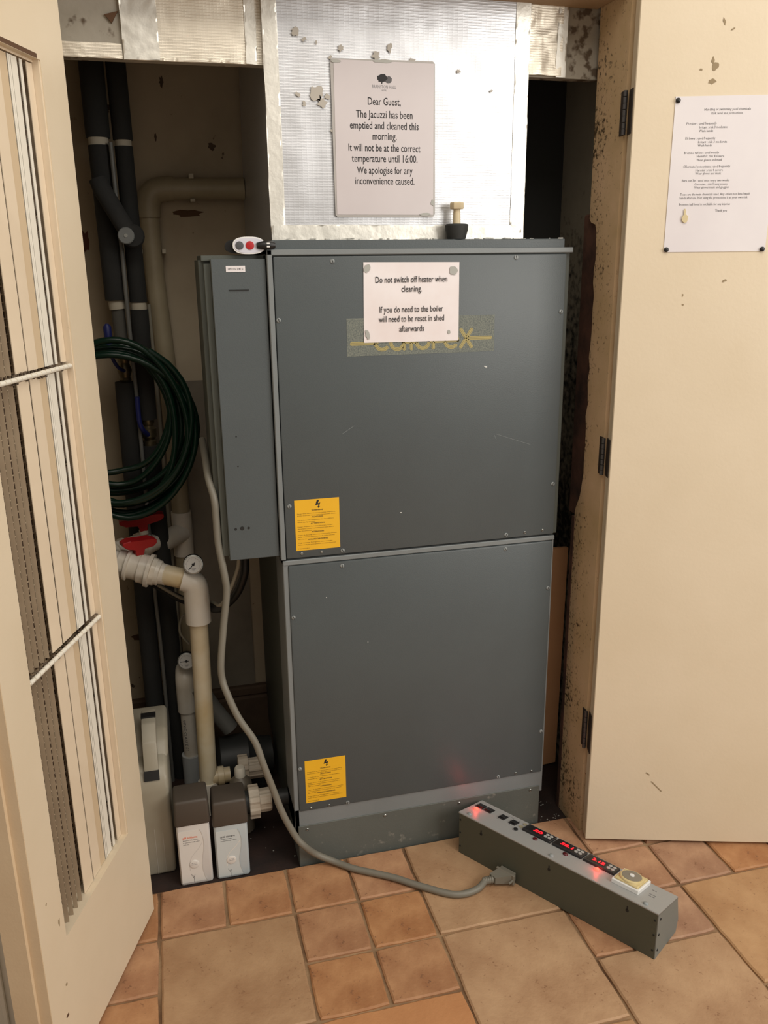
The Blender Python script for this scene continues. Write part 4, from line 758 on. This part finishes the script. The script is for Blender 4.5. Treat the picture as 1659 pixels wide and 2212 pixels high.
# ------- jerrycan
jc = thing('jerrycan', (-0.49, 0.2, -0.012), 'large translucent white jerrycan standing between louvred door and dosing bottles', 'jerrycan')
bm = B(); prism(bm, [(0.066, -0.012), (0.064, 0.235), (0.072, 0.262), (0.095, 0.285), (0.15, 0.30), (0.30, 0.30), (0.34, 0.27), (0.34, -0.012)], 'x', -0.575, -0.430)
bmesh.ops.bevel(bm, geom=bm.edges[:], offset=0.010, segments=3, profile=0.5, affect='EDGES'); jb = obj('can_body', bm, can, jc, smooth=45)
bm = B(); prism(bm, [(0.115, 0.280), (0.150, 0.318), (0.185, 0.335), (0.31, 0.333), (0.33, 0.30), (0.33, 0.28)], 'x', -0.570, -0.425)
bmesh.ops.bevel(bm, geom=bm.edges[:], offset=0.012, segments=3, profile=0.5, affect='EDGES'); obj('shoulder', bm, can, jc, smooth=45)
bm = B(); prism(bm, [(0.080, 0.262), (0.074, 0.272), (0.108, 0.340), (0.150, 0.370), (0.215, 0.374), (0.215, 0.354), (0.160, 0.350), (0.130, 0.328), (0.098, 0.282)], 'x', -0.485, -0.450)
bmesh.ops.bevel(bm, geom=bm.edges[:], offset=0.004, segments=2, profile=0.5, affect='EDGES'); hd = obj('handle', bm, can, jc, smooth=40)
bm = B(); box(bm, (-0.4855, -0.001, -0.012), (-0.4495, 0.004, 0.012), M=Matrix.Translation((0, 0.0725, 0.270)) @ Matrix.Rotation(-0.35, 4, 'X')); obj('opening_shade', bm, black, hd)  # black plates paint the shade of the openings at the handle
bm = B(); box(bm, (-0.4855, 0.008, -0.0035), (-0.4495, 0.03, 0.001), M=Matrix.Translation((0, 0.165, 0.3745))); obj('opening_shade', bm, black, hd)
bm = B(); ribbon(bm, [(-0.474, -0.005), (-0.4735, 0.23)], 0.0012, 0, 0.0006, XZ(0.0655)); ribbon(bm, [(-0.455, 0.0), (-0.4545, 0.22)], 0.0010, 0, 0.0005, XZ(0.0655)); obj('mould_seam', bm, staing, jb)

# ------- board behind the heater on the right
bd2 = B(); prism(bd2, [(0.600, 0.006), (0.697, 0.013), (0.702, 0.701), (0.60, 0.706)], 'y', 0.25, 0.262); bmesh.ops.translate(bd2, verts=bd2.verts, vec=(0, 0, -0.018))
obj('orange_board', bd2, card, None, 'orange-brown board standing behind the right side of the heater', 'board', smooth=None)
# ------- cables
def cable(name, pts, r, m, label, seg=12):
    bm = B(); tube(bm, smooth_path(pts, 6), r, seg); return obj(name, bm, m, None, label, 'cable', smooth=60)
gc = thing('control_cable', (-0.1, -0.03, 0.0), 'long grey cable from behind side box to control box on the tiles', 'cable')
cp = [(-0.284, 0.215, 1.06), (-0.284, 0.11, 1.035), (-0.283, 0.055, 1.005), (-0.275, 0.031, 0.965), (-0.2735, 0.030, 0.918), (-0.2725, 0.030, 0.858), (-0.264, 0.026, 0.786), (-0.262, 0.03, 0.74), (-0.273, 0.03, 0.665), (-0.286, 0.02, 0.575), (-0.286, 0.02, 0.533), (-0.278, 0.01, 0.499), (-0.256, 0.0, 0.437), (-0.222, -0.01, 0.373), (-0.206, -0.02, 0.315), (-0.185, -0.02, 0.238), (-0.167, -0.025, 0.175), (-0.14, -0.03, 0.109), (-0.119, -0.035, 0.078), (-0.088, -0.020, 0.036),
      (-0.046, -0.030, 0.0135), (-0.006, -0.062, 0.0095), (0.035, -0.089, 0.0092), (0.085, -0.122, 0.0092), (0.123, -0.154, 0.0092), (0.161, -0.184, 0.0092), (0.189, -0.205, 0.0092), (0.214, -0.218, 0.0092), (0.242, -0.221, 0.0095), (0.272, -0.214, 0.0105), (0.2915, -0.2005, 0.0125)]
run(gc, 'cable_sheath', cp, 0.0082, cablegrey, 6, 12)
# plug on the cable's end, against the control box
KO = Vector((0.274, -0.064, 0)); D = Vector((0.54907, -0.83578, 0)); Nn = Vector((0.83578, 0.54907, 0)); MK = frame(KO, D, Nn)
bm = B(); box(bm, (0.134, -0.011, 0.008), (0.176, -0.0002, 0.032), 0.0015, M=MK); box(bm, (0.128, -0.017, 0.006), (0.181, -0.010, 0.034), 0.002, M=MK)
t_ = bmesh.new(); v = [t_.verts.new(p) for p in [(0.134, -0.016, 0.008), (0.175, -0.016, 0.008), (0.175, -0.016, 0.032), (0.134, -0.016, 0.032), (0.126, -0.040, 0.009), (0.146, -0.044, 0.009), (0.146, -0.044, 0.027), (0.126, -0.040, 0.027)]]
for f in ((0, 1, 2, 3), (4, 5, 6, 7), (0, 1, 5, 4), (1, 2, 6, 5), (2, 3, 7, 6), (3, 0, 4, 7)): t_.faces.new([v[i] for i in f])
join(bm, t_, MK); plg = obj('plug', bm, cablegrey, gc)
bm = B()
for k in range(5): q = KO+D*(0.136-0.0035*k)+Nn*(-0.042-0.0035*k)+Vector((0, 0, 0.017-0.0008*k)); lathe(bm, [(0, 0.0098-0.0003*k), (0.0028, 0.0098-0.0003*k)], q, (-Nn-D*0.9), 14)
tube(bm, [KO+D*0.138+Nn*-0.040+Vector((0, 0, 0.017)), KO+D*0.120+Nn*-0.060+Vector((0, 0, 0.013))], 0.0085, 12); obj('strain_relief', bm, cablegrey, gc, smooth=40)
bm = B()
for u in (0.131, 0.178): tube(bm, [MK @ Vector((u, -0.010, 0.020)), MK @ Vector((u-0.002, -0.030, 0.018))], 0.0028, 8)
obj('thumb_screw', bm, cablegrey, plg, smooth=40)
cable('black_cable', [(-0.202, 0.19, 0.85), (-0.202, 0.20, 0.761), (-0.206, 0.20, 0.718), (-0.225, 0.22, 0.663), (-0.251, 0.25, 0.623), (-0.275, 0.285, 0.598), (-0.308, 0.355, 0.583), (-0.341, 0.39, 0.582), (-0.371, 0.41, 0.592), (-0.396, 0.43, 0.603), (-0.430, 0.45, 0.622)], 0.0105, black, 'thick black cable looping down from the bottom of the side box')
cable('cream_cable', [(-0.222, 0.175, 0.84), (-0.219, 0.178, 0.766), (-0.229, 0.180, 0.725), (-0.250, 0.190, 0.674), (-0.268, 0.235, 0.628), (-0.285, 0.330, 0.600), (-0.33, 0.366, 0.600), (-0.36, 0.370, 0.604), (-0.386, 0.375, 0.62), (-0.42, 0.38, 0.645)], 0.0046, cablecream, 'thin cream cable tied alongside the thick black cable loop')

# ================================================================== CONTROL BOX ON THE TILES
kb = thing('control_box', tuple(KO+D*0.267+Nn*0.05), 'long grey control box with red displays lying on the terracotta tiles', 'control box')
Lk = 0.5336; sl = 0.206
bm = B(); prism(bm, [(0.0, 0.0), (0.0, 0.118), (0.002, 0.1196), (0.100, 0.0994), (0.116, 0.030), (0.108, 0.0)], 'x', 0.002, Lk-0.002, MK); kbody = obj('case', bm, boxgreen, kb)
bm = B(); prism(bm, [(-0.0004, 0.1192), (0.001, 0.1206), (0.1012, 0.1000), (0.1012, 0.0970), (0.0, 0.1165)], 'x', 0.0, Lk, MK); ktop = obj('top_cover', bm, boxtop, kb)
bm = B(); prism(bm, [(0.0, 0.0), (0.0, 0.1186), (0.100, 0.0982), (0.116, 0.030), (0.108, 0.0)], 'x', Lk-0.0025, Lk, MK); kend = obj('end_plate', bm, boxend, kb)
for z, y in ((0.020, 0.010), (0.060, 0.010), (0.100, 0.012)):
    bm = B(); lathe(bm, [(0, 0.0028), (0.0012, 0.0026)], MK @ Vector((Lk, y, z)), D, 10); obj('screw', bm, darkslot, kend)
MT = MK @ Matrix.Translation((0, 0, 0.1208)) @ Matrix.Rotation(-atan(sl), 4, 'X')     # u along the box, v across the sloping top
def tb_(u0, u1, v0, v1, h, bev=0.0008): bm = B(); box(bm, (u0, v0, -0.001), (u1, v1, h), bev, M=MT); return bm
for u, v in ((0.025, 0.013), (0.262, 0.013), (0.498, 0.013)):
    bm = B(); lathe(bm, [(0, 0.0062), (0.0022, 0.0058), (0.0042, 0.0035)], MT @ Vector((u, v, 0)), MT.to_3x3() @ Vector((0, 0, 1)), 18); obj('dome_screw', bm, steelp, ktop, smooth=60)
for u in (0.021, 0.363):
    bm = B(); lathe(bm, [(0, 0.0062), (0.004, 0.0058), (0.006, 0.0035)], MT @ Vector((u, 0.047, 0)), MT.to_3x3() @ Vector((0, 0, 1)), 18); obj('indicator_lamp', bm, redled, kb, label='lit red indicator lamp', smooth=60)
    l = bpy.data.lights.new('indicator_glow', 'POINT'); l.energy = 0.020; l.color = (1, 0.06, 0.04); l.shadow_soft_size = 0.004; lo_ = bpy.data.objects.new('indicator_glow', l); COL.objects.link(lo_); lo_.location = MT @ Vector((u, 0.047, 0.011))
for u in (0.197, 0.280):
    bm = B(); lathe(bm, [(0, 0.0062), (0.0025, 0.0060), (0.0035, 0.004)], MT @ Vector((u, 0.047, 0)), MT.to_3x3() @ Vector((0, 0, 1)), 18); obj('indicator_lamp', bm, redoff, kb, label='unlit dark red indicator lamp', smooth=60)
bm = B(); lathe(bm, [(0, 0.0055), (0.003, 0.0052)], MT @ Vector((0.141, 0.047, 0)), MT.to_3x3() @ Vector((0, 0, 1)), 16); obj('push_button', bm, black, kb, smooth=40)
for u, v in ((0.142, 0.070), (0.142, 0.089)):
    bm = B(); lathe(bm, [(0, 0.0055), (0.0015, 0.0052)], MT @ Vector((u, v, 0)), MT.to_3x3() @ Vector((0, 0, 1)), 16); obj('clear_lens', bm, amber, kb, smooth=40)
for u0, u1 in ((0.008, 0.030), (0.033, 0.055), (0.078, 0.096), (0.110, 0.129)):
    s_ = obj('rocker_switch', tb_(u0, u1, 0.060, 0.084, 0.0022), displ, kb)
    bm = B(); prism(bm, [(0.064, 0.0018), (0.064, 0.0050), (0.072, 0.0030), (0.080, 0.0034), (0.080, 0.0018)], 'x', u0+0.002, u1-0.002, MT); obj('rocker', bm, black, s_)
for (u0, u1), dg, ds in (((0.152, 0.231), '20', 0.0), ((0.236, 0.315), '36.1', 0.0), ((0.320, 0.399), '3.12', 0.0)):
    d_ = obj('digital_display', tb_(u0, u1, 0.058, 0.093, 0.0060, 0.0012), displ, kb, label='black display module with lit red digits')
    bm = B(); box(bm, (u0+0.006, 0.065, 0.0055), (u0+0.050, 0.087, 0.0063), M=MT); obj('screen', bm, black, d_)
    obj('lit_digits', text_bm([(dg, u0+0.048, 0.0705, 0.016, 0.024 if len(dg) == 2 else 0.032, 'R', 0.03)], 2), reddig, d_, M=MT @ Matrix.Translation((0, 0, 0.0066)))
    for i in range(4):
        bm = B(); lathe(bm, [(0, 0.0046), (0.0012, 0.0042)], MT @ Vector((u0+0.059+0.0105*(i % 2), 0.0705+0.0115*(i//2), 0.0060)), MT.to_3x3() @ Vector((0, 0, 1)), 14); obj('key', bm, btnw, d_)
# time dial on its white plate
tm = obj('dial_plate', tb_(0.406, 0.472, 0.030, 0.096, 0.010, 0.0015), whitep, kb, label='white square plate of the timer dial')
bm = B(); box(bm, (0.410, 0.034, 0.0095), (0.468, 0.092, 0.0135), 0.003, M=MT); obj('dial_cover', bm, creamd, tm)
up_ = MT.to_3x3() @ Vector((0, 0, 1))
bm = B(); lathe(bm, [(0, 0.0275), (0.003, 0.0268), (0.0045, 0.0245)], MT @ Vector((0.439, 0.063, 0.0133)), up_, 36); obj('dial_rim', bm, creamd, tm, smooth=30)
bm = B(); lathe(bm, [(0, 0.0232), (0.0052, 0.0225), (0.0056, 0.021)], MT @ Vector((0.439, 0.063, 0.0133)), up_, 48, rib=48, ribd=0.0008); obj('dial_ring', bm, diald, tm, smooth=25)
bm = B(); lathe(bm, [(0, 0.0068), (0.0075, 0.0052)], MT @ Vector((0.439, 0.063, 0.0133)), up_, 20); obj('dial_knob', bm, whitep, tm, smooth=40)
rows = [('230V 50Hz', 0.486, 0.058, 0.0044, 0.015), ('POOL TEMP', 0.486, 0.050, 0.0044, 0.015), ('MAX 16A', 0.484, 0.078, 0.0044, 0.010), ('ON', 0.090, 0.089, 0.0044, 0.005), ('OFF', 0.078, 0.054, 0.0044, 0.006), ('ON', 0.122, 0.089, 0.0044, 0.005), ('OFF', 0.112, 0.054, 0.0044, 0.006), ('FILTER', 0.136, 0.038, 0.004, 0.010), ('HEAT', 0.100, 0.089, 0.004, 0.008)]
obj('printed_text', text_bm([(s, x, y, z, w_, 'L', 0.0) for s, x, y, z, w_ in rows], 1), inkg, ktop, M=MT @ Matrix.Translation((0, 0, 0.0002)))
MF = frame(KO, D, (0, 0, 1))
for i, u in enumerate((0.070, 0.265, 0.463)):
    bm = B(); blob(bm, u, 0.089, 0.0038, 0.0042, MF, n=14, jit=0.0, th=0.0005); prism(bm, [(u-0.0016, 0.091), (u+0.0016, 0.091), (u+0.0016, 0.099), (u, 0.1008), (u-0.0016, 0.099)], 'z', 0, 0.0005, MF); obj('keyhole', bm, darkslot, kbody)
for z in (0.022, 0.062, 0.100):
    for u in (0.006, Lk-0.007):
        bm = B(); blob(bm, u, z, 0.0024, 0.0024, MF, n=10, jit=0.05, th=0.001); obj('screw', bm, darkslot, kbody)

# ================================================================== LEFT OF THE LOUVRED DOOR
bm = B(); box(bm, (-1.25, -0.352, -0.002), (-0.722, -0.300, 0.345), 0.004)
rp = obj('ribbed_panel', bm, mat('white_panel_paint', (206, 200, 186), 0.5), None, 'low white ribbed panel standing left of the louvred door', 'panel')
for k in range(14):
    x = -0.727-0.028*k; bm = B(); box(bm, (x-0.0095, -0.360, 0.002), (x, -0.351, 0.341), 0.002); obj('rib', bm, MATS['white_panel_paint'], rp)
